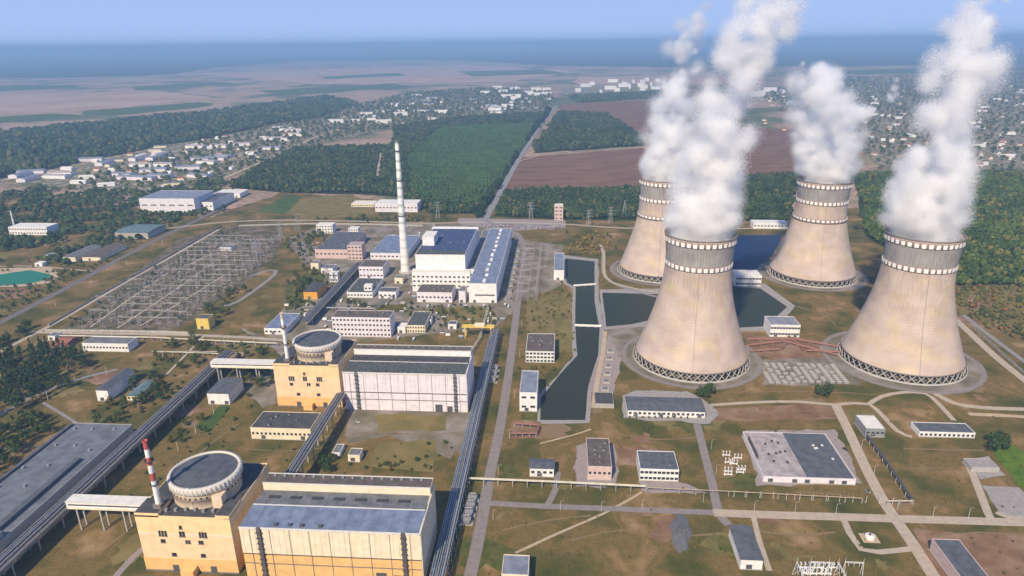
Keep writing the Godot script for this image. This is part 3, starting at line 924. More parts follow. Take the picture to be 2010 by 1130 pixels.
func make_mats() -> void:
	mat("concrete", 0.42, 0.4, 0.37)
	mat("dark_concrete", 0.2, 0.18, 0.17)
	mat("tower_leg", 0.42, 0.37, 0.33)
	mat("pale", 0.68, 0.66, 0.62)
	mat("white", 0.8, 0.79, 0.78, 0.85, "soft", 60.0)
	mat("lilac_white", 0.76, 0.71, 0.76, 0.8, "soft", 60.0)
	mat("cream", 0.8, 0.7, 0.52, 0.85, "soft", 60.0)
	mat("pink_wall", 0.62, 0.47, 0.43)
	mat("ochre", 0.8, 0.49, 0.2, 0.85, "soft", 60.0)
	mat("peach", 0.85, 0.61, 0.38, 0.85, "soft", 60.0)
	mat("sand", 0.86, 0.63, 0.35, 0.85, "soft", 60.0)
	mat("orange_wall", 0.75, 0.36, 0.06)
	mat("yellow_wall", 0.75, 0.55, 0.14)
	mat("drum", 0.72, 0.58, 0.42, 0.9, "soft", 30.0)
	mat("ring_concrete", 0.6, 0.56, 0.5, 0.9, "soft", 20.0)
	mat("dome_roof", 0.1, 0.11, 0.13, 0.7, "roof", 60.0)
	mat("dark_roof", 0.08, 0.08, 0.085, 0.9, "roof", 50.0)
	mat("grey_roof", 0.17, 0.175, 0.185, 0.8, "roof", 50.0)
	mat("slate_roof", 0.11, 0.12, 0.14, 0.75, "roof", 50.0)
	mat("blue_roof", 0.19, 0.23, 0.33, 0.5, "roof", 70.0)
	mat("navy_roof", 0.06, 0.085, 0.18, 0.7, "roof", 60.0)
	mat("brown_roof", 0.13, 0.11, 0.1, 0.9, "roof", 50.0)
	mat("green_grey_roof", 0.1, 0.115, 0.11, 0.8, "rough", 60.0)
	mat("metal_roof", 0.3, 0.32, 0.37, 0.45, "roof", 70.0, 0.3)
	mat("pink_roof", 0.4, 0.35, 0.35, 0.9, "roof", 60.0)
	mat("teal_roof", 0.13, 0.2, 0.22, 0.8, "roof", 50.0)
	mat("tile_roof", 0.3, 0.13, 0.09, 0.9, "roof", 30.0)
	mat("joint", 0.55, 0.5, 0.48)
	mat("glass", 0.03, 0.035, 0.04, 0.15, "")
	mat("dark_glass", 0.05, 0.05, 0.055, 0.25, "")
	mat("door", 0.1, 0.1, 0.11, 0.7)
	mat("steel", 0.35, 0.36, 0.38, 0.5, "soft", 10.0, 0.3)
	mat("dark_steel", 0.09, 0.09, 0.1, 0.6, "soft", 10.0)
	mat("galvanised", 0.42, 0.41, 0.42, 0.6, "", 10.0, 0.2)
	mat("porcelain", 0.3, 0.2, 0.17, 0.4, "")
	mat("blue_steel", 0.16, 0.22, 0.33, 0.6, "soft", 10.0)
	mat("pipe_grey", 0.33, 0.34, 0.36, 0.45, "roof", 30.0, 0.3)
	mat("pipe_blue", 0.24, 0.31, 0.42, 0.45, "roof", 30.0, 0.3)
	mat("pipe_cream", 0.66, 0.62, 0.5, 0.7, "roof", 40.0)
	mat("pipe_red", 0.34, 0.17, 0.13, 0.7, "roof", 20.0)
	mat("deck", 0.115, 0.11, 0.115, 0.9, "rough", 60.0)
	mat("ring_dark", 0.27, 0.19, 0.17)
	mat("ring_white", 0.85, 0.84, 0.82, 0.8, "soft", 12.0)
	mat("stack_white", 0.82, 0.82, 0.8, 0.8, "soft", 30.0)
	mat("stack_grey", 0.5, 0.54, 0.52, 0.8, "soft", 30.0)
	mat("stack_red", 0.45, 0.1, 0.09, 0.8, "soft", 30.0)
	mat("fill", 0.22, 0.19, 0.16)
	mat("bark", 0.12, 0.08, 0.05)
	mat("gravel", 0.3, 0.28, 0.27, 1.0, "soft", 45.0)
	mat("dark_gravel", 0.17, 0.17, 0.18, 1.0, "rough", 18.0)
	mat("asphalt", 0.24, 0.205, 0.195, 0.95, "soft", 45.0)
	mat("pale_road", 0.42, 0.35, 0.27, 0.95, "soft", 45.0)
	mat("grey_road", 0.25, 0.24, 0.24, 0.95, "soft", 45.0)
	mat("sandy", 0.45, 0.35, 0.24, 1.0, "soft", 45.0)
	mat("worn_grass", 0.27, 0.19, 0.1, 1.0, "rough", 14.0)
	mat("yard", 0.3, 0.25, 0.24, 1.0, "soft", 45.0)
	mat("rail", 0.2, 0.18, 0.18, 0.9, "rough", 40.0)
	var w := StandardMaterial3D.new()
	w.resource_name = "water"
	w.albedo_color = lin(0.03, 0.038, 0.028)
	w.roughness = 0.3
	w.metallic_specular = 0.1
	mats.water = w
	var w3: StandardMaterial3D = w.duplicate()
	w3.resource_name = "blue_water"
	w3.albedo_color = lin(0.01, 0.025, 0.075)
	mats.blue_water = w3
	var w4: StandardMaterial3D = w.duplicate()
	w4.resource_name = "green_water"
	w4.albedo_color = lin(0.02, 0.15, 0.1)
	mats.green_water = w4
	var s := StandardMaterial3D.new()
	s.resource_name = "steam"
	s.albedo_color = lin(0.99, 0.99, 0.99)
	s.roughness = 1.0
	s.metallic_specular = 0.0
	s.cull_mode = BaseMaterial3D.CULL_DISABLED
	s.backlight_enabled = true
	s.backlight = Color(1.2, 1.2, 1.2)
	mats.steam = s
	var f := StandardMaterial3D.new()
	f.resource_name = "foliage"
	f.vertex_color_use_as_albedo = true
	f.roughness = 1.0
	f.metallic_specular = 0.1
	f.cull_mode = BaseMaterial3D.CULL_DISABLED
	f.backlight_enabled = true
	f.backlight = Color(0.3, 0.3, 0.2)
	mats.foliage = f
	land("dry_grass", [[0.0, 0.05, 0.065, 0.018], [0.28, 0.095, 0.09, 0.026], [0.42, 0.13, 0.105, 0.034], [0.54, 0.2, 0.135, 0.05], [0.62, 0.15, 0.115, 0.04], [0.74, 0.24, 0.155, 0.065], [0.86, 0.3, 0.2, 0.1], [1.0, 0.4, 0.3, 0.19]], 520.0, 0.007, 45.0, 5, 1024)
	land("far_land", [[0.0, 0.07, 0.1, 0.05], [0.36, 0.13, 0.15, 0.08], [0.46, 0.3, 0.22, 0.16], [0.6, 0.4, 0.28, 0.21], [0.74, 0.24, 0.21, 0.12], [0.85, 0.42, 0.32, 0.24], [1.0, 0.42, 0.33, 0.26]], 6000.0, 0.008, 700.0, 9, 1024)
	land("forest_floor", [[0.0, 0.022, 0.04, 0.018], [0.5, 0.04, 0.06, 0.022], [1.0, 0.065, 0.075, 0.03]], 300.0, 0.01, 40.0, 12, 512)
	land("ploughed", [[0.0, 0.13, 0.075, 0.05], [0.5, 0.2, 0.115, 0.08], [1.0, 0.25, 0.15, 0.1]], 600.0, 0.008, 60.0, 15, 512, Vector3(1, 1, 3))
	land("pink_field", [[0.0, 0.3, 0.2, 0.15], [0.5, 0.42, 0.29, 0.23], [1.0, 0.48, 0.36, 0.28]], 2500.0, 0.008, 400.0, 16, 512)
	land("green_field", [[0.0, 0.05, 0.09, 0.025], [0.5, 0.075, 0.115, 0.035], [1.0, 0.12, 0.14, 0.05]], 300.0, 0.008, 50.0, 17, 512)
	land("lush_grass", [[0.0, 0.06, 0.12, 0.015], [0.5, 0.1, 0.17, 0.02], [1.0, 0.15, 0.2, 0.03]], 80.0, 0.01, 12.0, 18, 512)
	land("yellow_grass", [[0.0, 0.13, 0.12, 0.045], [0.5, 0.2, 0.16, 0.06], [1.0, 0.26, 0.2, 0.09]], 200.0, 0.01, 30.0, 19, 512)
	land("bare_soil", [[0.0, 0.16, 0.09, 0.05], [0.5, 0.24, 0.145, 0.09], [1.0, 0.34, 0.24, 0.17]], 160.0, 0.01, 25.0, 20, 512)
	land("scrub_grass", [[0.0, 0.06, 0.075, 0.02], [0.5, 0.1, 0.105, 0.03], [1.0, 0.16, 0.14, 0.05]], 70.0, 0.012, 20.0, 22, 512)
	land("stony_yard", [[0.0, 0.13, 0.115, 0.07], [0.35, 0.19, 0.165, 0.12], [0.6, 0.25, 0.215, 0.18], [0.8, 0.3, 0.26, 0.23], [1.0, 0.34, 0.3, 0.27]], 160.0, 0.008, 18.0, 23, 512)
	land("cinder", [[0.0, 0.07, 0.07, 0.035], [0.4, 0.12, 0.105, 0.06], [0.6, 0.17, 0.14, 0.1], [0.8, 0.21, 0.17, 0.13], [1.0, 0.27, 0.23, 0.19]], 180.0, 0.012, 30.0, 31, 512)
	land("town_ground", [[0.0, 0.06, 0.09, 0.04], [0.35, 0.13, 0.14, 0.07], [0.55, 0.24, 0.2, 0.15], [0.75, 0.4, 0.35, 0.29], [1.0, 0.5, 0.46, 0.4]], 500.0, 0.02, 120.0, 24, 1024)

func _ready() -> void:
	rng.seed = 20240
	# camera, sky, sun, air
	var cam := Camera3D.new()
	cam.name = "camera"
	var right := Vector3(1, 0, 0); var down := Vector3(0, -cos(pitch), sin(pitch)); var fwd := Vector3(0, -sin(pitch), -cos(pitch))
	cam.transform = Transform3D(Basis(right * cos(ROLL) + down * sin(ROLL), right * sin(ROLL) - down * cos(ROLL), -fwd), Vector3(0, EYE, 0))
	cam.fov = rad_to_deg(2.0 * atan(565.0 / FOCAL))
	cam.near = 1.0; cam.far = 120000.0
	add_child(cam)
	var env := Environment.new()
	env.background_mode = Environment.BG_SKY
	env.tonemap_mode = Environment.TONE_MAPPER_LINEAR
	env.tonemap_exposure = 1.3
	var sky := Sky.new()
	var sm := ProceduralSkyMaterial.new()
	sm.sky_top_color = lin(0.11, 0.21, 0.49)
	sm.sky_horizon_color = lin(0.37, 0.5, 0.8)
	sm.sky_curve = 0.14
	sm.ground_bottom_color = lin(0.12, 0.11, 0.09)
	sm.ground_horizon_color = lin(0.37, 0.5, 0.8)
	sm.sun_angle_max = 0.0
	sky.sky_material = sm
	env.sky = sky
	env.fog_enabled = true
	env.fog_mode = Environment.FOG_MODE_EXPONENTIAL
	env.fog_density = 0.00011
	env.fog_light_color = lin(0.38, 0.64, 1.0)
	env.sdfgi_enabled = true
	env.ssao_enabled = true
	env.ssil_enabled = true
	var we := WorldEnvironment.new()
	we.name = "world_environment"
	we.environment = env
	add_child(we)
	var sun := DirectionalLight3D.new()
	sun.name = "sun"
	var az := deg_to_rad(24.0); var el := deg_to_rad(42.0)
	sun_dir = Vector3(sin(az) * cos(el), -sin(el), -cos(az) * cos(el))
	sun.look_at_from_position(Vector3.ZERO, sun_dir, Vector3.UP)
	sun.light_color = Color(1.0, 0.93, 0.81)
	sun.light_energy = 1.6
	sun.light_angular_distance = 0.5
	sun.shadow_enabled = true
	add_child(sun)
	make_mats()
	land_pieces()
	big_structures()
	plant_buildings()
	east_field()
	left_side()
	town()
	greenery()
	small_things()

func land_pieces() -> void:
	var g := mesh_part(self, "ground", flat_mesh(PackedVector2Array([Vector2(-60000, 3000), Vector2(60000, 3000), Vector2(60000, -60000), Vector2(-60000, -60000)]), -1.5), mats.far_land)
	g.set_meta("kind", "structure")
	patch("plant_ground", mats.dry_grass, [-500, 1300, 2500, 1300, 2500, 470, 1900, 400, 1300, 420, 950, 415, 560, 375, 420, 425, 0, 380, -500, 420], 0.0, 8.0, 60.0)
	# far country
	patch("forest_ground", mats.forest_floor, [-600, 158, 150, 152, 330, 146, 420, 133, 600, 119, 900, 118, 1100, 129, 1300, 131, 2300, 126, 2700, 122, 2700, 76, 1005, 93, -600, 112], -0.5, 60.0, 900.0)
	for q in [[500, 178, 760, 164, 810, 170, 560, 188], [900, 140, 1060, 136, 1110, 144, 930, 150], [150, 218, 380, 200, 430, 206, 200, 228], [-100, 172, 150, 166, 170, 172, -100, 182], [620, 150, 780, 143, 800, 148, 650, 155], [1500, 142, 1800, 134, 2100, 130, 2100, 136, 1700, 146], [250, 170, 420, 160, 460, 164, 280, 176], [-100, 235, 100, 222, 140, 228, -100, 250]]:
		patch("meadow", mats.green_field, q, -0.45, 45.0, 160.0)
	patch("field", mats.pink_field, [380, 145, 900, 126, 1120, 140, 1000, 160, 620, 165], -0.6, 30.0, 400.0)
	patch("field", mats.pink_field, [-200, 190, 300, 178, 420, 190, 200, 215, -200, 235], -0.6, 30.0, 300.0)
	patch("field", mats.pink_field, [1130, 150, 1500, 148, 1500, 165, 1130, 165], -0.6, 30.0, 300.0)
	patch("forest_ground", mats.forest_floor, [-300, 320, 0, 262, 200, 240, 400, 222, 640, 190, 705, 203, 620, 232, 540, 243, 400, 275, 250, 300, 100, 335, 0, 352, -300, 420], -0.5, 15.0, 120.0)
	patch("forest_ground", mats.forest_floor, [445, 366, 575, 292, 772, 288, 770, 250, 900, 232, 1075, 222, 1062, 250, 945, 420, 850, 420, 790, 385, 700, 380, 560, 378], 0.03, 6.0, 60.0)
	patch("field", mats.green_field, [850, 305, 1000, 290, 975, 345, 900, 385, 855, 350], 0.08, 12.0, 60.0)
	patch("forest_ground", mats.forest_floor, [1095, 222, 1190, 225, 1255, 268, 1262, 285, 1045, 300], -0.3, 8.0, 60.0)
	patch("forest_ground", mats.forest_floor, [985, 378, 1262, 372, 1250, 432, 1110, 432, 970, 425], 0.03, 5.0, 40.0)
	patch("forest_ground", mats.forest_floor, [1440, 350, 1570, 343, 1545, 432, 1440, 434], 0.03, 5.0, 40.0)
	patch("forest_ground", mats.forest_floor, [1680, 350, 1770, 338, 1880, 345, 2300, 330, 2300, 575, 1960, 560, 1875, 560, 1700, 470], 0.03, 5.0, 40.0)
	patch("field", mats.yellow_grass, [1880, 565, 1950, 560, 2300, 580, 2300, 760, 1890, 618], 0.04, 5.0, 30.0)
	patch("field", mats.bare_soil, [1890, 580, 1950, 575, 1960, 600, 1895, 605], 0.06, 5.0, 12.0)
	patch("field", mats.ploughed, [1008, 310, 1266, 290, 1270, 370, 987, 376], -0.25, 4.0, 50.0)
	patch("field", mats.ploughed, [1100, 204, 1292, 196, 1290, 275, 1258, 266, 1192, 223, 1097, 219], -0.25, 5.0, 60.0)
	patch("field", mats.ploughed, [1470, 250, 1580, 255, 1570, 340, 1440, 346], -0.25, 5.0, 60.0)
	patch("field", mats.yellow_grass, [560, 418, 590, 390, 690, 380, 735, 400, 720, 425, 600, 428], 0.04, 5.0, 30.0)
	patch("field", mats.green_field, [500, 415, 560, 385, 595, 385, 560, 420], 0.05, 3.0, 30.0)
	patch("town_ground", mats.town_ground, [0, 352, 250, 300, 400, 275, 540, 243, 620, 232, 700, 205, 800, 180, 950, 170, 1085, 178, 1080, 218, 900, 232, 770, 252, 575, 292, 440, 350, 280, 385, 100, 365], -0.2, 10.0, 70.0)
	patch("town_ground", mats.town_ground, [1480, 170, 2200, 135, 2200, 325, 1900, 335, 1750, 335, 1600, 250], -0.3, 15.0, 100.0)
	patch("town_ground", mats.town_ground, [1100, 172, 1320, 160, 1320, 182, 1110, 186], -0.3, 15.0, 100.0)
	# water: canal and ponds
	patch("canal_bank", mats.gravel, [1104, 500, 1174, 508, 1176, 590, 1186, 640, 1182, 700, 1162, 765, 1156, 830, 1054, 832, 1056, 775, 1094, 737, 1124, 700, 1122, 640, 1124, 566, 1106, 556], 0.02, 0.8, 15.0)
	patch("canal", mats.water, [1110, 507, 1167, 513, 1167, 594, 1177, 643, 1174, 695, 1154, 761, 1149, 824, 1060, 824, 1062, 780, 1098, 735, 1133, 697, 1129, 640, 1130, 564, 1112, 554], 0.05, 0.3, 15.0)
	patch("pond_bank", mats.gravel, [1176, 568, 1300, 566, 1440, 556, 1500, 556, 1560, 600, 1520, 650, 1440, 650, 1280, 640, 1185, 648], 0.02, 0.8, 15.0)
	patch("pond", mats.water, [1182, 574, 1288, 577, 1310, 572, 1440, 562, 1492, 566, 1545, 602, 1502, 640, 1430, 644, 1290, 625, 1240, 636, 1190, 641], 0.05, 0.3, 15.0)
	patch("pond", mats.blue_water, [1436, 462, 1536, 460, 1528, 482, 1504, 515, 1492, 535, 1436, 540], 0.05, 0.3, 15.0)
	patch("pond_bank", mats.sandy, [-80, 540, 0, 526, 100, 524, 120, 540, 95, 556, 40, 562, -80, 566], 0.02, 1.0, 12.0)
	patch("pond", mats.green_water, [-70, 552, 20, 535, 60, 530, 100, 538, 96, 548, 60, 556, 10, 560, -70, 562], 0.05, 0.5, 12.0)
	patch("field", mats.bare_soil, [-100, 568, 60, 565, 40, 585, -100, 590], 0.04, 2.0, 15.0)
	# yards of the plant
	patch("yard", mats.stony_yard, [560, 470, 640, 440, 830, 438, 1010, 445, 1030, 470, 1020, 600, 975, 640, 640, 680, 520, 660, 560, 600, 700, 540, 600, 520], 0.05, 2.2, 8.0)
	patch("yard", mats.stony_yard, [1020, 470, 1105, 480, 1100, 560, 1030, 590, 1010, 580], 0.06, 2.2, 8.0)
	patch("parking_lot", mats.yard, [900, 428, 1110, 432, 1110, 446, 1020, 452, 900, 440], 0.08, 1.0, 25.0)
	patch("yard", mats.cinder, [120, 648, 350, 470, 470, 440, 560, 440, 545, 500, 480, 560, 380, 625, 330, 650], 0.05, 2.2, 8.0)
	patch("yard", mats.stony_yard, [682, 800, 935, 808, 940, 860, 880, 900, 760, 855, 680, 870], 0.06, 2.2, 8.0)
	patch("field", mats.yellow_grass, [740, 812, 880, 815, 872, 845, 740, 848], 0.09, 2.0, 12.0)
	patch("field", mats.yellow_grass, [745, 868, 855, 862, 850, 925, 720, 915], 0.09, 2.0, 12.0)
	patch("yard", mats.stony_yard, [465, 640, 620, 700, 640, 760, 520, 800, 470, 760, 560, 700], 0.05, 2.2, 8.0)
	patch("yard", mats.yard, [1128, 874, 1160, 864, 1200, 872, 1214, 900, 1210, 948, 1180, 956, 1128, 952], 0.06, 2.2, 8.0)
	patch("yard", mats.gravel, [1222, 775, 1250, 765, 1350, 768, 1388, 790, 1412, 812, 1390, 830, 1225, 822], 0.06, 2.2, 8.0)
	patch("yard", mats.yard, [1255, 942, 1345, 946, 1385, 968, 1255, 966], 0.06, 2.2, 8.0)
	patch("yard", mats.yard, [1465, 845, 1640, 842, 1690, 945, 1490, 955], 0.05, 2.2, 8.0)
	patch("yard", mats.stony_yard, [1496, 706, 1640, 700, 1692, 738, 1690, 756, 1496, 756], 0.06, 2.2, 8.0)
	patch("yard", mats.bare_soil, [1462, 652, 1500, 660, 1590, 664, 1660, 684, 1650, 705, 1520, 705, 1466, 690], 0.05, 2.2, 8.0)
	patch("yard", mats.gravel, [1896, 900, 1940, 896, 1972, 935, 1925, 940], 0.06, 2.2, 8.0)
	patch("yard", mats.gravel, [1930, 954, 2000, 956, 2060, 1015, 1965, 1012], 0.06, 2.2, 8.0)
	patch("lawn", mats.lush_grass, [1945, 885, 1990, 872, 2060, 930, 2060, 960, 2000, 955], 0.05, 1.0, 8.0)
	patch("yard", mats.yard, [1150, 760, 1200, 640, 1240, 640, 1222, 700, 1205, 765, 1196, 800], 0.03, 2.2, 8.0)
	patch("yard", mats.stony_yard, [1190, 646, 1280, 640, 1290, 700, 1215, 700], 0.04, 2.2, 8.0)
	patch("yard", mats.bare_soil, [1005, 826, 1060, 826, 1062, 860, 1000, 860], 0.05, 2.2, 8.0)
	patch("field", mats.yellow_grass, [1032, 585, 1118, 572, 1124, 690, 1034, 690], 0.05, 2.0, 15.0)
	patch("lawn", mats.green_field, [384, 838, 440, 790, 452, 800, 410, 850], 0.05, 1.0, 8.0)
	for f in [[1405, 800, 1560, 795, 1640, 800, 1655, 822, 1400, 826], [1790, 1040, 2060, 1050, 2060, 1150, 1850, 1150]]:
		patch("field", mats.bare_soil, f, 0.02, 2.0, 15.0)
	for f in [[1720, 785, 1770, 776, 1830, 780, 1852, 815, 1770, 825], [1480, 1022, 1650, 1022, 1690, 1085, 1550, 1090], [1770, 870, 1890, 870, 1925, 1010, 1780, 1005], [985, 1005, 1300, 1012, 1240, 1090, 1050, 1085, 970, 1060]]:
		patch("field", mats.dry_grass, f, 0.015, 2.0, 15.0)
	var pk := [mats.yellow_grass, mats.bare_soil, mats.scrub_grass, mats.dry_grass, mats.worn_grass, mats.yellow_grass]
	for k in 150:
		var c := gp(rng.randf_range(-20, 2030), rng.randf_range(560, 1125)) if k < 110 else gp(rng.randf_range(0, 700), rng.randf_range(470, 720))
		var rad := rng.randf_range(4.0, 17.0)
		var pts := PackedVector2Array()
		var sx := rng.randf_range(0.7, 1.8)
		for i in 22:
			var a := TAU * i / 22.0
			var r := rad * (1.0 + rng.randf_range(-0.35, 0.35))
			pts.append(Vector2(c.x + cos(a) * r * sx, c.z + sin(a) * r))
		var o := mesh_part(self, numbered("grass_patch"), flat_mesh(pts, 0.012 + 0.00002 * k), pk[k % 6])
		o.set_meta("kind", "structure")
	# roads
	ribbon("highway", mats.grey_road, [950, 434, 985, 372, 1020, 310, 1060, 250, 1092, 207], 15.0, 0.2)
	ribbon("road", mats.asphalt, [905, 1200, 930, 1100, 948, 1010, 962, 930, 983, 830, 1003, 700, 1018, 580, 1028, 500, 1015, 460, 955, 434], 9.0, 0.15)
	ribbon("road", mats.asphalt, [940, 986, 1060, 993, 1250, 1000, 1400, 1006], 6.5, 0.2)
	ribbon("road", mats.pale_road, [1400, 1006, 1500, 1010, 1640, 1014, 1760, 1018, 1900, 1022, 2150, 1030], 9.0, 0.18)
	ribbon("road", mats.asphalt, [1368, 832, 1380, 880, 1398, 950, 1410, 1005, 1430, 1030], 7.0, 0.16)
	ribbon("road", mats.pale_road, [1640, 795, 1665, 845, 1700, 920, 1738, 990, 1790, 1065, 1850, 1160], 9.0, 0.21)
	ribbon("road", mats.pale_road, [1395, 795, 1470, 790, 1560, 788, 1640, 794, 1705, 793, 1760, 845, 1790, 857], 5.0, 0.14)
	ribbon("road", mats.pale_road, [1705, 793, 1730, 778, 1770, 770, 1815, 772, 1840, 790, 1872, 825], 5.0, 0.13)
	ribbon("road", mats.pale_road, [1835, 772, 1870, 790, 1930, 800, 2100, 805], 7.0, 0.12)
	ribbon("track", mats.sandy, [1900, 812, 1960, 815, 2100, 822], 6.0, 0.11, 0.2)
	ribbon("road", mats.pale_road, [1898, 905, 1915, 945, 1940, 1010, 1950, 1022], 6.0, 0.17)
	ribbon("road", mats.pale_road, [1955, 1005, 1985, 1016, 2040, 1018], 5.0, 0.16)
	ribbon("road", mats.pale_road, [1655, 1018, 1690, 1078, 1760, 1080, 1795, 1075], 5.0, 0.15)
	ribbon("road", mats.pale_road, [1478, 1010, 1490, 1060, 1510, 1120], 4.0, 0.14)
	ribbon("path", mats.sandy, [1012, 1085, 1110, 1040, 1190, 1005, 1260, 965], 2.2, 0.13, 0.3)
	ribbon("road", mats.asphalt, [1075, 990, 1090, 960, 1095, 925], 5.0, 0.12)
	ribbon("path", mats.sandy, [1060, 870, 1120, 855, 1160, 842], 2.0, 0.1, 0.3)
	ribbon("road", mats.pale_road, [1862, 615, 1900, 650, 1960, 705, 2080, 800], 9.0, 0.15)
	ribbon("track", mats.grey_road, [1890, 618, 1960, 672, 2080, 760], 6.0, 0.14)
	ribbon("road", mats.pale_road, [300, 452, 440, 436, 560, 432, 700, 434, 830, 438, 955, 436, 1110, 440, 1250, 448, 1560, 448], 8.0, 0.14)
	ribbon("road", mats.pale_road, [-60, 722, 20, 680, 130, 622, 250, 552, 340, 502, 430, 450], 6.0, 0.15)
	ribbon("railway", mats.rail, [-80, 675, 60, 602, 150, 555, 250, 500, 370, 440, 440, 408], 11.0, 0.13)
	ribbon("road", mats.pale_road, [60, 652, 250, 655, 330, 656, 480, 662, 560, 668], 7.0, 0.16)
	ribbon("road", mats.pale_road, [300, 690, 420, 690, 480, 694], 3.5, 0.14)
	ribbon("road", mats.pale_road, [178, 642, 250, 590, 330, 535], 3.0, 0.13)
	ribbon("road", mats.pale_road, [230, 644, 320, 585, 420, 515], 3.0, 0.13)
	ribbon("road", mats.pale_road, [275, 640, 360, 590, 440, 540], 3.0, 0.13)
	ribbon("road", mats.pale_road, [370, 520, 420, 498, 470, 498], 3.0, 0.13)
	ribbon("path", mats.pale_road, [325, 737, 400, 660], 3.0, 0.14)
	ribbon("road", mats.grey_road, [490, 542, 530, 530, 540, 538, 470, 590, 440, 600], 6.0, 0.14)
	ribbon("road", mats.grey_road, [1185, 490, 1190, 545, 1260, 575, 1310, 585], 6.0, 0.14)
	ribbon("road", mats.pale_road, [1178, 480, 1185, 500, 1190, 545, 1240, 565, 1300, 574], 5.0, 0.18)
	ribbon("road", mats.sandy, [1188, 650, 1182, 700, 1170, 760, 1165, 800], 5.0, 0.17)
	ribbon("road", mats.yard, [220, 1140, 260, 1095, 300, 1060], 5.0, 0.12)
	ribbon("road", mats.grey_road, [0, 815, 60, 780, 150, 745, 230, 725], 5.0, 0.12)
	ribbon("path", mats.grey_road, [85, 790, 150, 830, 165, 850], 3.0, 0.12)
	ribbon("road", mats.pale_road, [1008, 320, 1090, 300, 1262, 289], 5.0, 0.1)
	ribbon("road", mats.pale_road, [585, 289, 700, 288, 775, 287], 6.0, 0.2)
	ribbon("road", mats.pale_road, [740, 350, 748, 300], 9.0, 0.2)
	ribbon("road", mats.pale_road, [-30, 524, 60, 522, 180, 532], 4.0, 0.12)
	for q in [[0, 356, 120, 330, 250, 302, 330, 285, 400, 275, 470, 262], [120, 352, 250, 325, 330, 300, 420, 285, 540, 252], [440, 350, 520, 315, 575, 290, 640, 262, 760, 225], [300, 372, 380, 340, 430, 320, 520, 290], [560, 262, 700, 230, 820, 196], [1500, 230, 1650, 210, 1800, 190, 2060, 172], [1600, 260, 1760, 240, 2060, 215], [1750, 310, 1900, 270, 2060, 250]]:
		ribbon("road", mats.sandy, q, 12.0, 0.1)
	for q in [[1405, 812, 1500, 808, 1630, 806], [1480, 1040, 1560, 1050, 1640, 1044], [1120, 1060, 1220, 1040, 1320, 1052, 1420, 1046], [985, 1040, 1080, 1020, 1160, 1012], [1200, 850, 1290, 862, 1380, 858], [1770, 920, 1850, 918], [1772, 880, 1930, 884], [1560, 965, 1650, 970, 1700, 985], [1230, 970, 1330, 985], [1840, 1050, 1920, 1045, 2040, 1052], [760, 850, 840, 852, 930, 846], [640, 880, 700, 850, 780, 850], [330, 950, 390, 890, 470, 830], [200, 1080, 300, 1000, 330, 960], [480, 880, 560, 885, 640, 878], [340, 660, 390, 720, 380, 800], [1420, 770, 1600, 768, 1720, 775], [1880, 720, 1960, 760, 2040, 790], [1560, 600, 1620, 620, 1640, 640], [1040, 600, 1045, 650], [1080, 590, 1085, 640]]:
		ribbon("track", mats.worn_grass, q, 1.8, 0.1, 0.5)
	patch("field", mats.yellow_grass, [850, 605, 960, 600, 975, 630, 880, 640], 0.09, 2.0, 8.0)
	patch("field", mats.scrub_grass, [560, 560, 620, 525, 640, 545, 600, 600, 560, 610], 0.09, 2.0, 8.0)
	patch("field", mats.dry_grass, [690, 600, 800, 596, 800, 612, 700, 615], 0.09, 2.0, 8.0)
	patch("field", mats.dry_grass, [600, 465, 640, 448, 700, 470, 625, 484], 0.09, 2.0, 8.0)
	for q in [[152, 727, 80], [388, 733, 84], [158, 1048, 78], [391, 1036, 80]]:

		var o := mesh_part(self, numbered("apron"), lathe([Vector2(q[2], 0.09), Vector2(65, 0.1)], 64), mats.stony_yard, W(q[0], q[1]))
		o.set_meta("kind", "structure")
		var o2 := mesh_part(self, numbered("ring_road"), lathe([Vector2(q[2] - 1.5, 0.2), Vector2(q[2] - 6.5, 0.2)], 64), mats.asphalt, W(q[0], q[1]))
		o2.set_meta("kind", "structure")

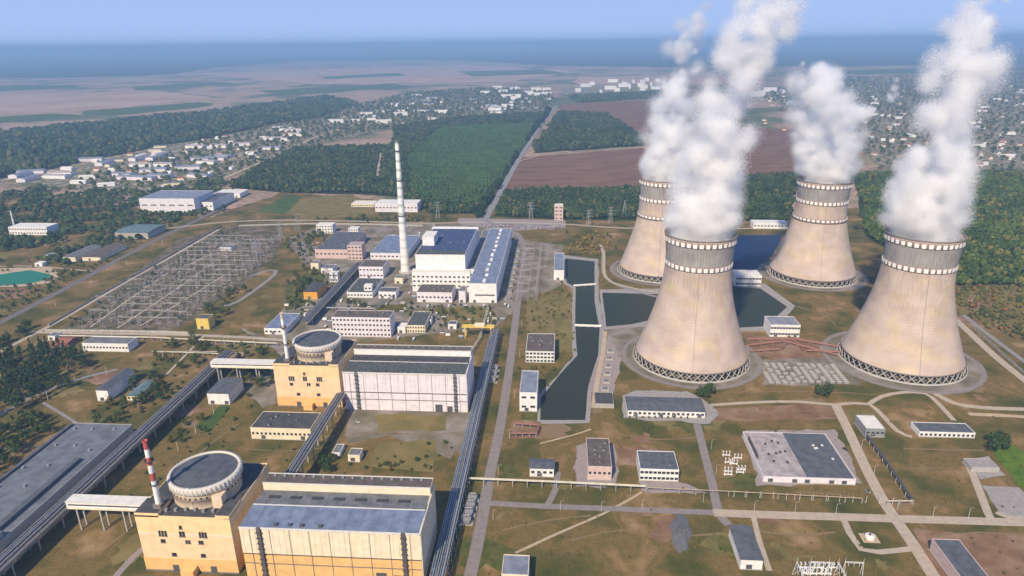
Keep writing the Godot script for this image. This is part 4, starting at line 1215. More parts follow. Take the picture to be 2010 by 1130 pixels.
func big_structures() -> void:
	var base := make_tower()
	var towers := [base]
	for i in 3:
		var c: Node3D = base.duplicate()
		c.name = numbered("cooling_tower")
		add_child(c)
		towers.append(c)
	var m1 := shell_material(3); var m2 := shell_material(41); var m3 := shell_material(77); var m4 := shell_material(120)
	place_tower(towers[0], 152, 727, 0.3, "concrete cooling tower with two painted rings standing beside the canal, near the white pump house", [140.5, 114.0], m1)
	place_tower(towers[1], 388, 733, 2.1, "concrete cooling tower with two painted rings beside the sandy track and scrub", [140.5, 114.0], m2)
	place_tower(towers[2], 158, 1048, 1.2, "concrete cooling tower with three painted rings, half hidden behind another tower's steam", [140.5, 116.0, 90.0], m3)
	place_tower(towers[3], 391, 1036, 3.9, "concrete cooling tower with three painted rings fully visible beyond the blue pond", [140.5, 116.0, 90.0], m4)
	var puff := puff_mesh(2900, 9.0, 0.215)
	plume(puff, "steam plume from the cooling tower beside the canal", W(152, 727), [[1375, 490, 56, 1.0], [1377, 462, 64, 1.0], [1377, 440, 68, 1.0], [1382, 400, 66, 1.0], [1394, 350, 62, 1.0], [1406, 300, 60, 0.95], [1418, 250, 60, 0.85], [1432, 200, 60, 0.75], [1450, 150, 58, 0.65], [1468, 110, 56, 0.55], [1488, 60, 60, 0.55], [1508, 20, 56, 0.42], [1520, -20, 50, 0.4], [1535, -50, 40, 0.2]], 800, 5)
	plume(puff, "steam plume from the cooling tower beside the sandy track and scrub", W(388, 733), [[1809, 490, 60, 1.0], [1813, 460, 72, 1.0], [1814, 440, 74, 1.0], [1818, 400, 72, 1.0], [1830, 350, 66, 1.0], [1845, 300, 58, 0.9], [1855, 250, 56, 0.75], [1870, 200, 58, 0.65], [1888, 150, 62, 0.6], [1900, 100, 64, 0.52], [1915, 60, 54, 0.4], [1930, 20, 46, 0.32], [1945, -20, 40, 0.35], [1960, -50, 40, 0.2]], 760, 15)
	plume(puff, "steam plume from the half hidden cooling tower with three painted rings", W(158, 1048), [[1301, 368, 42, 1.0], [1302, 350, 44, 1.0], [1304, 330, 44, 1.0], [1308, 290, 46, 0.9], [1314, 240, 44, 0.75], [1324, 190, 40, 0.6], [1336, 150, 38, 0.45], [1345, 100, 46, 0.26], [1355, 60, 44, 0.18], [1370, 20, 40, 0.12], [1380, -10, 30, 0.08]], 520, 25)
	plume(puff, "billowing low steam plume from the cooling tower beyond the blue pond", W(391, 1036), [[1619, 370, 44, 1.0], [1622, 350, 50, 1.0], [1622, 330, 54, 1.0], [1628, 290, 62, 0.95], [1630, 250, 68, 0.8], [1622, 215, 66, 0.75], [1606, 180, 58, 0.7], [1598, 155, 46, 0.55], [1590, 132, 26, 0.35]], 620, 35, [[1640, 260, 30, 0.9], [1680, 228, 26, 0.7], [1715, 214, 16, 0.4], [1745, 200, 14, 0.15], [1758, 150, 10, 0.08]])
	# tall striped chimney
	var g := W(-246, 1024)
	var t := thing("striped_chimney", "tall tapered white chimney with thin grey bands beside the white reactor block", "chimney", g)
	var H := 204.0
	mesh_part(t, "foundation", lathe([Vector2(10.5, 0), Vector2(10.0, 2.5), Vector2(0.1, 2.6)], 24), mats.concrete)
	var n := 15
	for k in n:
		var f0 := float(k) / n; var f1 := float(k + 1) / n
		var r0 := lerpf(7.2, 3.1, pow(f0, 0.85)); var r1 := lerpf(7.2, 3.1, pow(f1, 0.85))
		var m1b := lerpf(f0, f1, 0.68)
		var rm := lerpf(r0, r1, 0.68)
		mesh_part(t, "white_band", lathe([Vector2(r0, 2.5 + f0 * H), Vector2(rm, 2.5 + m1b * H)], 32), mats.stack_white)
		mesh_part(t, "grey_band", lathe([Vector2(rm, 2.5 + m1b * H), Vector2(r1, 2.5 + f1 * H)], 32), mats.stack_grey if k > 4 else mats.pale)
	mesh_part(t, "lip", lathe([Vector2(3.0, H + 1.0), Vector2(3.7, H + 1.5), Vector2(3.7, H + 3.0), Vector2(2.4, H + 3.0), Vector2(2.4, H - 6)], 24), mats.dark_concrete)
	for y in [0.45, 0.72, 0.94]:
		var r := lerpf(7.2, 3.1, pow(y, 0.85))
		mesh_part(t, "gallery", lathe([Vector2(r, H * y), Vector2(r + 1.4, H * y + 0.3), Vector2(r + 1.4, H * y + 1.5), Vector2(r + 1.2, H * y + 1.5), Vector2(r + 1.2, H * y + 0.6)], 24), mats.dark_steel)
	# two reactor units and their turbine halls
	reactor(-284, 363, "ochre reactor building with round drum and red tipped stack, beside cream turbine hall")
	reactor(-281.5, 591.5, "ochre reactor building with round drum and plain white stack, beside lilac white turbine hall")
	vent_stack(-270, 370, 48.3, 100, "slim ventilation stack with red top bands on the ochre reactor roof", [7, 5, 3], mats.stack_red)
	vent_stack(-268.5, 598, 48.3, 99, "slim pale ventilation stack on the reactor roof beside lilac white hall", [7, 5], mats.pink_wall)
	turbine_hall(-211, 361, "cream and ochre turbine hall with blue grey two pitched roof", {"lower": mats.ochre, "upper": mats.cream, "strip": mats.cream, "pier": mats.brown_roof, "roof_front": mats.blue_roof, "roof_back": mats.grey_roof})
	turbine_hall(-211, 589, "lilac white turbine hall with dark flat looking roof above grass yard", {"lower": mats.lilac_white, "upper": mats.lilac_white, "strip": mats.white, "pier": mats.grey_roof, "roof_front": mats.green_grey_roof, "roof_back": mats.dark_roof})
	trestle(-377, 290, 690, 13.0, 11.0, "long_trestle", "long concrete trestle with dark deck running past the big grey hall", true)
	trestle(-325, 792, 1040, 9.0, 11.0, "long_trestle", "grey trestle between the admin block and the orange shed")
	trestle(-214, 432, 588, 18.0, 8.0, "crane_trestle", "dark raised trestle linking the two ochre reactor buildings")
	pipe_rack(-78, 320, 770, 11.0, 11.0, "blue grey pipe rack running along both turbine halls")
	for q in [[-350, 404, 66, "white covered bridge from the long trestle to the red tipped stack's reactor"], [-357, 640, 76, "white covered bridge from the long trestle to the pale stack's reactor"]]:
		var b := thing("covered_bridge", q[3], "bridge", W(q[0] - 14, q[1]))
		box(b, "gallery", mats.white, Vector3(q[2] / 2, 22.5, 0), Vector3(q[2], 6.0, 9.0))
		box(b, "roof", mats.pale, Vector3(q[2] / 2, 25.8, 0), Vector3(q[2] + 0.6, 0.5, 9.8))
		box(b, "window_band", mats.dark_glass, Vector3(q[2] / 2, 23.4, 4.5), Vector3(q[2] - 3, 1.1, 0.2))
		box(b, "sill_band", mats.cream, Vector3(q[2] / 2, 20.4, 4.55), Vector3(q[2], 1.6, 0.2))
		for k in 4:
			for s in [-1, 1]: box(b, "column", mats.concrete, Vector3(6 + (q[2] - 12) * k / 3.0, 9.7, s * 3), Vector3(1.0, 19.4, 1.0))

func plant_buildings() -> void:
	# older reactor block in the middle distance
	var b := measure(819, 566, 915, 500, 449)
	var t := building_at("reactor_block", "broad white reactor block with navy roof and stepped front", b, mats.white, mats.navy_roof, {"cat": "reactor block", "vents": 6})
	var w: float = b.w; var d: float = b.d; var h: float = b.h
	box(t, "front_step", mats.white, Vector3(2, 15.5, d / 2 + 6), Vector3(w + 12, 31, 12))
	box(t, "step_roof", mats.pale, Vector3(2, 31.2, d / 2 + 6.2), Vector3(w + 12.4, 0.5, 12.2))
	for r in 3:
		for k in 13:
			var wn := box(t, "window", mats.glass, Vector3(2 - w / 2 - 3 + (w + 6) * k / 12.0, 9 + 7 * r, d / 2 + 12.05), Vector3(3.4, 2.2, 0.3))
			box(wn, "sill", mats.pale, Vector3(0, -1.3, 0.2), Vector3(3.8, 0.3, 0.5))
	box(t, "front_roof", mats.green_grey_roof, Vector3(0, h + 0.5, d / 2 - 12), Vector3(w - 1, 0.4, 22))
	var pent := box(t, "penthouse", mats.white, Vector3(-w / 2 + 11, h + 7, 10), Vector3(18, 14, 34))
	box(pent, "roof", mats.pale, Vector3(0, 7.2, 0), Vector3(18.4, 0.5, 34.4))
	box(t, "rear_annex", mats.white, Vector3(0, h * 0.5, -d / 2 - 5), Vector3(w + 4, h + 3, 9))
	var b2 := measure(921, 594, 975, 557, 449)
	var t2 := building_at("turbine_hall", "long white turbine hall with pale blue roof and row of skylights", b2, mats.white, mats.blue_roof, {"cat": "turbine hall", "doors": 2})
	for k in 12:
		var z: float = -b2.d / 2 + b2.d * (k + 0.5) / 12.0
		box(t2, "skylight", mats.pale if k % 2 else mats.white, Vector3(1.5 + rng.randf_range(-1, 1), b2.h + 1.0, z), Vector3(4.5, 1.3, rng.randf_range(7, 14)))
		box(t2, "roof_rib", mats.metal_roof, Vector3(0, b2.h + 0.5, z + 11), Vector3(b2.w - 2, 0.4, 0.6))
	box(t2, "louvre_band", mats.dark_steel, Vector3(3, b2.h * 0.42, b2.d / 2 + 0.05), Vector3(b2.w * 0.72, 1.8, 0.3))
	building_at("intermediate_block", "narrow grey roofed block between reactor block and long turbine hall", {"u": -137.0, "v": 958.0, "w": 11.0, "h": 27.0, "d": 232.0}, mats.white, mats.grey_roof, {"vents": 5})
	building_at("intermediate_block", "lower slate strip along the long white turbine hall", {"u": -126.0, "v": 1192.0, "w": 36.0, "h": 14.0, "d": 24.0}, mats.white, mats.slate_roof, {})
	var wt: Material = mats.white; var gr: Material = mats.grey_roof; var sl: Material = mats.slate_roof; var dk: Material = mats.dark_roof
	building("annex", "low white annex with brown roof in front of the stepped reactor block", [819, 593, 888, 574, 558], mats.lilac_white, mats.brown_roof, {"vents": 6, "doors": 2, "rows": 1, "cols": 9})
	building("connecting_block", "slim white block between the low annex and long turbine hall", [901, 594, 914, 572, 562], mats.lilac_white, gr, {"doors": 1})
	building("workshop_hall", "wide grey roofed workshop hall with pink grey front west of chimney", [620, 507, 683, 490, 455], mats.pink_wall, sl, {"rows": 1, "cols": 8, "vents": 6})
	building("workshop_hall", "slate roofed hall with white eaves directly behind the tall chimney", [728, 509, 800, 497, 462], mats.lilac_white, mats.blue_roof, {"rows": 1, "cols": 9})
	building("entrance_tower", "square pink tower block between two slate roofed workshop halls", [684, 510, 712, 482, 475], mats.pink_wall, mats.pink_roof, {"rows": 4, "cols": 4})
	building("chemical_house", "white house with brown roof beside the trestle end", [706, 546, 753, 524, 510], mats.lilac_white, mats.brown_roof, {"rows": 2, "cols": 7, "doors": 1})
	building("tank_house", "small white cube building west of the trestle end", [648, 554, 664, 536, 532], wt, mats.pale, {"rows": 2, "cols": 3})
	building("store", "tiny cream store under the pink grey workshop hall", [611, 528, 626, 517, 512], mats.cream, gr, {"doors": 1})
	building("store", "low white store beside small white cube building", [631, 536, 654, 527, 519], wt, gr, {"doors": 2})
	building("pump_hall", "long grey roofed pump hall with white front", [682, 584, 732, 574, 546], wt, mats.green_grey_roof, {"rows": 1, "cols": 8, "vents": 3})
	building("lift_house", "white lift house attached to the grey roofed pump hall", [716, 581, 731, 561, 557], wt, mats.pale, {"rows": 2, "cols": 2})
	building("switch_house", "small cream cube at the foot of the tall chimney", [775, 557, 791, 546, 540], mats.cream, gr, {"doors": 1})
	building("office_block", "pale office block at the head of the perimeter road, west end", [622, 458, 654, 442, 437], wt, mats.pale, {"rows": 3, "cols": 6})
	building("office_block", "small white office behind the grey roofed workshop hall", [685, 463, 704, 449, 445], wt, mats.pale, {"rows": 3, "cols": 4})
	building("shed", "bright orange shed with dark grey roof by the trestle", [597, 587, 624, 572, 555], mats.orange_wall, dk, {"doors": 1, "pitch": 2.0})
	building("store", "white store with slate roof south of the tall chimney", [744, 586, 778, 573, 564], wt, sl, {"doors": 2, "rows": 1, "cols": 4})
	building("admin_block", "long white admin block of four storeys behind the pale stack's reactor", [655, 660, 768, 623, 609], mats.lilac_white, mats.brown_roof, {"rows": 4, "cols": 16, "vents": 4})
	building("laboratory", "low cream laboratory with dark green grey roof beside the admin block", [799, 653, 835, 639, 612], mats.cream, mats.green_grey_roof, {"rows": 2, "cols": 7})
	building("gate_house", "little white house in the shade of the admin block", [781, 654, 796, 643, 634], wt, mats.pale, {"doors": 1})
	building("gate_house", "little white cabin behind the low cream laboratory", [831, 638, 847, 628, 622], wt, gr, {"doors": 1, "rows": 1, "cols": 2})
	building("filter_house", "small grey roofed filter house beside the hall corner trees", [880, 646, 896, 637, 630], wt, sl, {"doors": 1})
	building("service_building", "long cream service building with dark roof between the two reactor buildings", [495, 861, 612, 840, 808], mats.cream, dk, {"rows": 1, "cols": 14, "vents": 5, "doors": 2})
	building("garage", "small white garage with grey roof beside the long trestle", [410, 793, 452, 771, 742], wt, sl, {"doors": 2, "pitch": 1.5})
	building("hut", "small cream hut behind the cream turbine hall", [684, 906, 707, 894, 880], mats.cream, gr, {"doors": 1})
	building("hut", "tiny white hut beside the raised trestle behind cream hall", [653, 896, 668, 889, 872], wt, gr, {"doors": 1})
	building("diesel_house", "grey roofed house below the pale stack with white front", [520, 656, 562, 645, 615], wt, mats.blue_roof, {"rows": 1, "cols": 5, "doors": 1})
	# yellow travelling crane behind the lilac hall
	var c := thing("portal_crane", "yellow portal crane behind the lilac white turbine hall", "crane", W(guv(910, 664).x, guv(910, 664).y))
	for x in [2.0, 34.0]:
		for z in [0.0, -9.0]: box(c, "leg", mats.yellow_wall, Vector3(x, 6.5, z), Vector3(0.9, 13, 0.9))
		box(c, "end_beam", mats.yellow_wall, Vector3(x, 13.5, -4.5), Vector3(1.2, 1.2, 10.4))
	for z in [-1.5, -7.5]: box(c, "girder", mats.yellow_wall, Vector3(18, 14.9, z), Vector3(40, 1.6, 1.2))
	box(c, "trolley", mats.cream, Vector3(20, 17.0, -4.5), Vector3(12, 2.4, 7))
	box(c, "cab", mats.glass, Vector3(6, 12.6, -1.0), Vector3(2.4, 2.4, 2.4))
	# buildings along the canal
	building("screen_house", "tall white screen house with grey roof on the canal's near bank", [1020, 807, 1054, 771, 728], wt, mats.metal_roof, {"rows": 2, "cols": 2, "doors": 1})
	building("workshop", "two storey white banded workshop with brown roof beside the canal bend", [1032, 711, 1088, 690, 655], wt, mats.brown_roof, {"rows": 3, "cols": 8, "ww": 0.7, "vents": 8})
	building("intake_house", "white intake house with long grey roof at the canal head", [1087, 550, 1107, 531, 497], wt, mats.metal_roof, {"doors": 1})
	building("pump_house", "white pump house with metal roof between the two ringed cooling towers", [1510, 661, 1568, 638, 621], wt, mats.metal_roof, {"rows": 2, "cols": 10, "ww": 0.85, "doors": 2})
	building("pump_house", "white pump house with dark bands between pond and blue pond", [1443, 562, 1493, 542, 530], wt, mats.pale, {"rows": 2, "cols": 8, "ww": 0.85})
	building("depot", "long white depot behind the blue pond", [1478, 449, 1545, 438, 432], wt, mats.pale, {"rows": 1, "cols": 10})
	building("water_tower_house", "tall narrow white tower house standing against the forest strip", [1088, 432, 1105, 404, 400], mats.pink_wall, mats.pale, {"rows": 4, "cols": 2})
	building("depot", "low white roofed depot at the roadside beyond the chimney", [737, 416, 820, 400, 392], mats.lilac_white, mats.pale, {"rows": 1, "cols": 12})
	building("shop", "row of pale kiosks beside the yellow grass field", [690, 406, 735, 400, 394], mats.cream, mats.pale, {"rows": 1, "cols": 8})

func east_field() -> void:
	var wt: Material = mats.white; var sl: Material = mats.slate_roof
	building("warehouse", "long white warehouse with slate roof below the canal tower", [1232, 817, 1383, 804, 778], wt, sl, {"rows": 1, "cols": 16, "doors": 4, "pitch": 1.6})
	building("boiler_house", "brown roofed house on a pale fenced yard with pink front", [1153, 941, 1200, 916, 860], mats.pink_wall, mats.brown_roof, {"rows": 1, "cols": 5, "vents": 7})
	building("office", "white two storey office with dark slate roof and dark ribbon windows", [1255, 943, 1331, 921, 885], wt, sl, {"rows": 2, "cols": 9, "ww": 0.8, "vents": 2})
	building("hut", "small white hut with dark roof on the dry grass beside main road", [1040, 935, 1087, 918, 900], wt, sl, {"rows": 1, "cols": 4, "doors": 1, "pitch": 1.2})
	# hall with a two tone roof
	var b := measure(1497, 946, 1678, 936, 848)
	var t := building_at("storage_hall", "wide low storage hall with half pink half slate roof", b, mats.lilac_white, mats.pink_roof, {"cat": "hall", "doors": 5})
	box(t, "slate_sheet", mats.slate_roof, Vector3(b.w * 0.23, b.h + 0.6, -0.4), Vector3(b.w * 0.5, 0.4, b.d - 2.0))
	for k in 9: box(t, "vent", mats.dark_steel, Vector3(rng.randf_range(-0.35, -0.1) * b.w, b.h + 1.0, rng.randf_range(-0.3, 0.2) * b.d), Vector3(1.8, 1.4, 2.2))
	for k in 5: box(t, "skylight", mats.pale, Vector3(rng.randf_range(0.05, 0.4) * b.w, b.h + 1.0, rng.randf_range(-0.3, 0.1) * b.d), Vector3(1.8, 0.8, 2.2))
	box(t, "rear_parapet", mats.dark_steel, Vector3(-b.w / 2 + 2, b.h + 2, -b.d * 0.1), Vector3(0.8, 4, b.d * 0.45))
	building("gas_house", "small blue grey gas house with pale roof at the pipe's upper end", [1697, 857, 1735, 842, 815], mats.steel, mats.pale, {"rows": 1, "cols": 4, "doors": 1})
	building("shed", "long low shed with dark roof and white front by the loop road", [1803, 857, 1912, 848, 829], wt, sl, {"rows": 1, "cols": 12})
	building("shed", "narrow slate roofed shed standing end on beside the lawn strip", [1452, 1117, 1495, 1097, 1032], wt, sl, {"doors": 1, "pitch": 1.2, "ridge_deep": true})
	building("shed", "large dark roofed shed standing on bare brown soil", [1888, 1168, 1946, 1146, 1058], mats.pink_wall, sl, {"doors": 2})
	building("valve_house", "blue grey roofed valve house at the bend of the main road", [985, 1152, 1037, 1128, 1089], mats.cream, mats.metal_roof, {"rows": 1, "cols": 4, "doors": 1})
	building("settling_tank", "open concrete settling tank frame beside the bright lawn", [1905, 925, 1960, 918, 900], mats.concrete, mats.gravel, {"cat": "tank"})
	building("filter_box", "low square filter box at the foot of the canal", [1168, 800, 1205, 793, 770], mats.concrete, mats.dark_roof, {"cat": "filter box"})
	# pipelines
	pipeline("pale pipeline on posts crossing from turbine rack to the east", [W(-72, 473), W(0, 472), W(72, 470)], 5.5, [[-0.7, 0.45], [0.7, 0.45]], mats.pipe_cream, 12.0)
	pipeline("thin dull pipeline continuing past the white office to the sandy road", [W(73, 470), W(150, 468), W(239, 465)], 4.5, [[0.0, 0.35]], mats.sandy, 12.0)
	pipeline("dark sloping pipeline on trestles beside the wide storage hall road", [gp(1700, 862), gp(1742, 920), gp(1788, 990)], 4.5, [[-0.6, 0.5], [0.6, 0.5]], mats.dark_steel, 9.0)
	pipeline("short pale pipeline joining the dark sloping one", [gp(1740, 992), gp(1788, 992)], 4.0, [[0.0, 0.4]], mats.pipe_cream, 8.0)
	pipeline("rusty pipe loop beside the canal's lower end", [gp(1000, 858), gp(1052, 858), gp(1058, 842), gp(1010, 838)], 4.0, [[-0.5, 0.4], [0.5, 0.4]], mats.pipe_red, 6.0)
	for q in [[[1468, 668, 1560, 668, 1650, 684], "upper red pipeline between the two ringed cooling towers"], [[1468, 680, 1540, 672, 1645, 700], "middle red pipeline crossing between the two ringed cooling towers"], [[1470, 692, 1530, 688, 1560, 664], "short red pipeline curving up to the metal roofed pump house"], [[1545, 660, 1580, 690, 1655, 694], "lower red pipeline running to the tower by the scrub"]]:
		var pts := []
		for i in range(0, q[0].size(), 2): pts.append(gp(q[0][i], q[0][i + 1]))
		pipeline(q[1], pts, 1.6, [[-1.0, 0.6], [1.0, 0.6]], mats.pipe_red, 14.0)
	# rows of precast blocks in the stony yard
	var blk := thing("concrete_block", "", "concrete block", Vector3.ZERO)
	box(blk, "slab", mats.gravel, Vector3(0, 0.9, 0), Vector3(5.0, 1.8, 2.6))
	box(blk, "top_slab", mats.concrete, Vector3(0.2, 2.1, 0.1), Vector3(4.4, 0.6, 2.2))
	tag(blk, "grey precast block stacked in rows on the stony yard between cooling towers", "concrete block", "precast blocks on the stony yard")
	var first := true
	var yd := ground_poly([1500, 708, 1640, 702, 1688, 738, 1686, 754, 1500, 754])
	for i in 13:
		for j in 11:
			if rng.randf() < 0.22: continue
			var p := W(guv(1500, 754).x + 7.2 * i, guv(1500, 754).y + 4.6 * j + 1.5)
			if not Geometry2D.is_point_in_polygon(Vector2(p.x, p.z), yd): continue
			if first: blk.position = p
			else: copy(blk, p, -PLANT + rng.randf_range(-0.06, 0.06))
			first = false
	# spoil heap on the dry field
	var st := SurfaceTool.new(); st.begin(Mesh.PRIMITIVE_TRIANGLES)
	st.set_smooth_group(0)
	var c := gp(1335, 1045)
	var nz := FastNoiseLite.new(); nz.seed = 4; nz.frequency = 0.3
	var rings := 9; var segs := 26
	var vert := func(i: int, k: int) -> Vector3:
		var f := float(i) / rings; var a := TAU * (k % segs) / segs
		var r := 1.0 + 0.35 * nz.get_noise_2d(cos(a) * 6, sin(a) * 6)
		var p := Vector3(cos(a) * 7.5 * f * r, 0, sin(a) * 22.0 * f * r)
		p.y = maxf(-0.2, 5.0 * (1.0 - f) * (0.75 + 0.9 * nz.get_noise_2d(p.x * 2.2, p.z * 2.2)))
		return p
	for i in rings:
		for k in segs:
			quad(st, vert.call(i, k), vert.call(i + 1, k), vert.call(i + 1, k + 1), vert.call(i, k + 1))
	st.generate_normals()
	var heap := mesh_part(self, "spoil_heap", st.commit(), mats.dark_gravel, c)
	heap.rotation.y = -0.25
	tag(heap, "long dark grey spoil heap lying on the dry brown field", "spoil heap")
	# white lattice frames of the small substation at the lower edge
	var ga := make_gantry(12.0, 11.0)
	tag(ga, "white lattice gantry of the small substation beside the brown field", "gantry", "gantries of the small lower substation")
	for part in ga.get_children(): part.material_override = mats.white
	ga.position = gp(1566, 1140); ga.rotation.y = PI / 2 - PLANT
	copy(ga, gp(1648, 1142), PI / 2 - PLANT)
	copy(ga, gp(1605, 1128), -PLANT)
	copy(ga, gp(1672, 1128), -PLANT)
	var bk := make_breaker()
	for part in bk.get_children(): part.material_override = mats.white
	tag(bk, "white circuit breaker in the small substation beside the brown field", "circuit breaker", "breakers of the small lower substation")
	bk.position = gp(1585, 1126)
	for k in 9: copy(bk, gp(1578 + 14 * (k % 5) + rng.randf() * 4, 1116 + 12 * (k / 5)), -PLANT)
	var bk2 := copy(bk, gp(1425, 895), -PLANT, "white switchgear post group on the grass beside the pink roofed hall", "switchgear beside the pink roofed hall")
	for k in 7: copy(bk2, gp(1420 + rng.randf() * 45, 885 + rng.randf() * 50), -PLANT)
	var tank := thing("round_tank", "small round tank with hatch on the grass by the crossing", "tank", gp(1706, 1056))
	mesh_part(tank, "body", lathe([Vector2(3.4, 0), Vector2(3.4, 2.6), Vector2(2.9, 3.0), Vector2(0.1, 3.2)], 20), mats.pale)
	mesh_part(tank, "hatch", lathe([Vector2(0.9, 3.0), Vector2(0.9, 3.9), Vector2(0.05, 4.0)], 12), mats.dark_steel)
	box(tank, "slab", mats.sandy, Vector3(0, 0.12, 0), Vector3(12, 0.24, 10))
	# canal bridges
	for q in [[1128, 641, 1180, 643, "thin white footbridge over the canal below the yellow grass bank"], [1126, 563, 1170, 560, "white weir bridge across the canal below the intake house"]]:
		var p0 := gp(q[0], q[1]); var p1 := gp(q[2], q[3])
		var br := thing("footbridge", q[4], "bridge", (p0 + p1) / 2, "", 0.0)
		br.rotation.y = atan2(-(p1 - p0).z, (p1 - p0).x)
		var l := p0.distance_to(p1)
		box(br, "deck", mats.pale, Vector3(0, 1.6, 0), Vector3(l, 0.5, 3.0))
		for s in [-1, 1]:
			box(br, "railing", mats.white, Vector3(0, 2.6, s * 1.4), Vector3(l, 1.2, 0.15))
			for k in 3: box(br, "pier", mats.concrete, Vector3(l * (k - 1) * 0.3, 0.7, s * 0.9), Vector3(0.8, 1.4, 0.6))

func left_side() -> void:
	var wt: Material = mats.white; var gr: Material = mats.grey_roof; var sl: Material = mats.slate_roof
	# large grey hall along the long trestle
	var t := building_at("long_hall", "very large grey roofed hall alongside the long trestle", {"u": -452.0, "v": 330.0, "w": 58.0, "h": 13.0, "d": 198.0}, mats.concrete, mat("hall_roof", 0.16, 0.175, 0.2, 0.7, "roof", 90.0), {"cat": "hall"})
	box(t, "roof_monitor", mats.slate_roof, Vector3(18, 15.0, 20), Vector3(5, 3.2, 120))
	box(t, "raised_edge", mats.slate_roof, Vector3(-27, 14.4, 0), Vector3(3.0, 2.0, 190))
	for k in 8: box(t, "roof_seam", mats.grey_roof, Vector3(0, 13.45, -90 + 24 * k), Vector3(54, 0.2, 0.4))
	box(t, "stair_head", mats.steel, Vector3(24, 16, 62), Vector3(8, 6, 14))
	for k in 18: box(t, "roof_fan", mats.steel, Vector3(-20 + 18 * (k % 3) + rng.randf_range(-2, 2), 14.2, -85 + 28 * (k / 3) + rng.randf_range(-6, 6)), Vector3(1.8, 1.6, 1.8))
	building("gate_house", "small white gatehouse squeezed between large grey hall and trestle", [8, 1090, 42, 1078, 1064], wt, sl, {"doors": 1})
	building("cottage", "white gabled house with long slate roof near the pine grove", [193, 787, 216, 765, 726], wt, sl, {"pitch": 3.0, "ridge_deep": true, "doors": 1})
	building("cottage", "smaller white house with teal grey roof near the pine grove", [251, 786, 274, 776, 748], mats.cream, mats.teal_roof, {"pitch": 2.0, "ridge_deep": true, "rows": 1, "cols": 3})
	building("canteen", "long bright white single storey building south of the switchyard", [165, 689, 254, 674, 661], wt, gr, {"rows": 1, "cols": 14})
	building("relay_house", "tall yellow relay house beside the switchyard's lower end", [388, 646, 412, 626, 617], mats.yellow_wall, sl, {"doors": 1})
	building("store", "red roofed brick store with white gable at the switchyard's lower end", [105, 680, 136, 672, 660], mats.tile_roof, mats.tile_roof, {"pitch": 2.5, "doors": 1})
	building("store", "grey roofed store beside the red roofed brick store", [96, 668, 110, 660, 652], wt, gr, {"doors": 1})
	building("factory_hall", "large white factory hall with arched bays among the trees", [278, 417, 385, 390, 374], mats.lilac_white, mats.metal_roof, {"rows": 1, "cols": 6, "ww": 0.6, "doors": 3})
	building("factory_hall", "lower white wing joined to the large factory hall", [386, 413, 420, 397, 378], wt, sl, {"rows": 1, "cols": 4})
	building("factory_hall", "white roofed shed behind the lower factory wing", [420, 388, 472, 380, 372], wt, mats.pale, {"doors": 2})
	building("dormitory", "long white block with two window rows among dark trees", [20, 461, 95, 446, 438], wt, mats.pale, {"rows": 2, "cols": 14})
	building("barn", "long grey barn with cream gable below the dark trees", [126, 514, 150, 504, 482], mats.cream, gr, {"pitch": 2.5, "ridge_deep": true})
	building("barn", "brown roofed barn with pale gable next to the long grey barn", [163, 512, 198, 504, 480], mats.cream, mats.brown_roof, {"pitch": 2.5, "ridge_deep": true, "doors": 1})
	building("barn", "teal grey roofed barn behind the bright green tree", [228, 468, 292, 456, 440], mats.concrete, mats.teal_roof, {"pitch": 2.0, "doors": 1})
	building("hut", "little white hut beside the green pond", [70, 523, 84, 517, 513], wt, mats.pale, {"doors": 1})
	building("hut", "little pale hut above the green pond", [90, 506, 104, 501, 497], wt, gr, {"doors": 1})
	building("control_house", "small white control house inside the upper switchyard", [432, 492, 455, 486, 480], wt, gr, {"rows": 1, "cols": 5})
	var ch := thing("boiler_chimney", "thin pale boiler chimney beside the long white dormitory block", "chimney", gp(31, 452))
	for k in 5: mesh_part(ch, "band", lathe([Vector2(2.0 - 0.15 * k, 8.0 * k), Vector2(1.85 - 0.15 * k, 8.0 * (k + 1))], 12), mats.stack_white if k % 2 == 0 else mats.pale)
	mesh_part(ch, "lip", lathe([Vector2(1.2, 39.8), Vector2(1.6, 40.2), Vector2(1.6, 41), Vector2(0.9, 41), Vector2(0.9, 36)], 12), mats.dark_concrete)
	# switchyard gantries and breakers
	var ga := make_gantry(26.0, 13.5)
	tag(ga, "grey lattice gantry standing in a row of the large switchyard", "gantry", "gantries of the large switchyard")
	var gb := make_breaker()
	tag(gb, "grey circuit breaker with three insulators in the large switchyard", "circuit breaker", "breakers of the large switchyard")
	var n := 0; var m := 0
	var area := ground_poly([150, 650, 345, 478, 420, 452, 545, 445, 530, 500, 470, 560, 390, 610, 330, 650])
	for i in 6:
		for j in 17:
			var u := -640.0 + 27.0 * i; var v := 786.0 + 25.0 * j
			var p := W(u + rng.randf_range(-1, 1), v + rng.randf_range(-2, 2))
			if not Geometry2D.is_point_in_polygon(Vector2(p.x, p.z), area): continue
			if n == 0: ga.position = p
			else: copy(ga, p, -PLANT + (PI / 2 if rng.randf() < 0.35 else 0.0))
			n += 1
			for e in 2:
				var q := W(u + [-7.0, 7.0][e] + rng.randf_range(-1, 1), v + 12.0 + rng.randf_range(-5, 5))
				if m == 0: gb.position = q
				else: copy(gb, q, -PLANT + (PI / 2 if rng.randf() < 0.4 else 0.0))
				m += 1
	# transformer yard beside the long turbine hall
	var gd := make_gantry(16.0, 16.0)
	tag(gd, "grey lattice gantry in the transformer yard beside the long turbine hall", "gantry", "gantries of the transformer yard")
	var tf := thing("transformer", "", "transformer", Vector3.ZERO)
	box(tf, "tank", mats.steel, Vector3(0, 2.6, 0), Vector3(7, 4.4, 4))
	box(tf, "bed", mats.concrete, Vector3(0, 0.2, 0), Vector3(10, 0.4, 7))
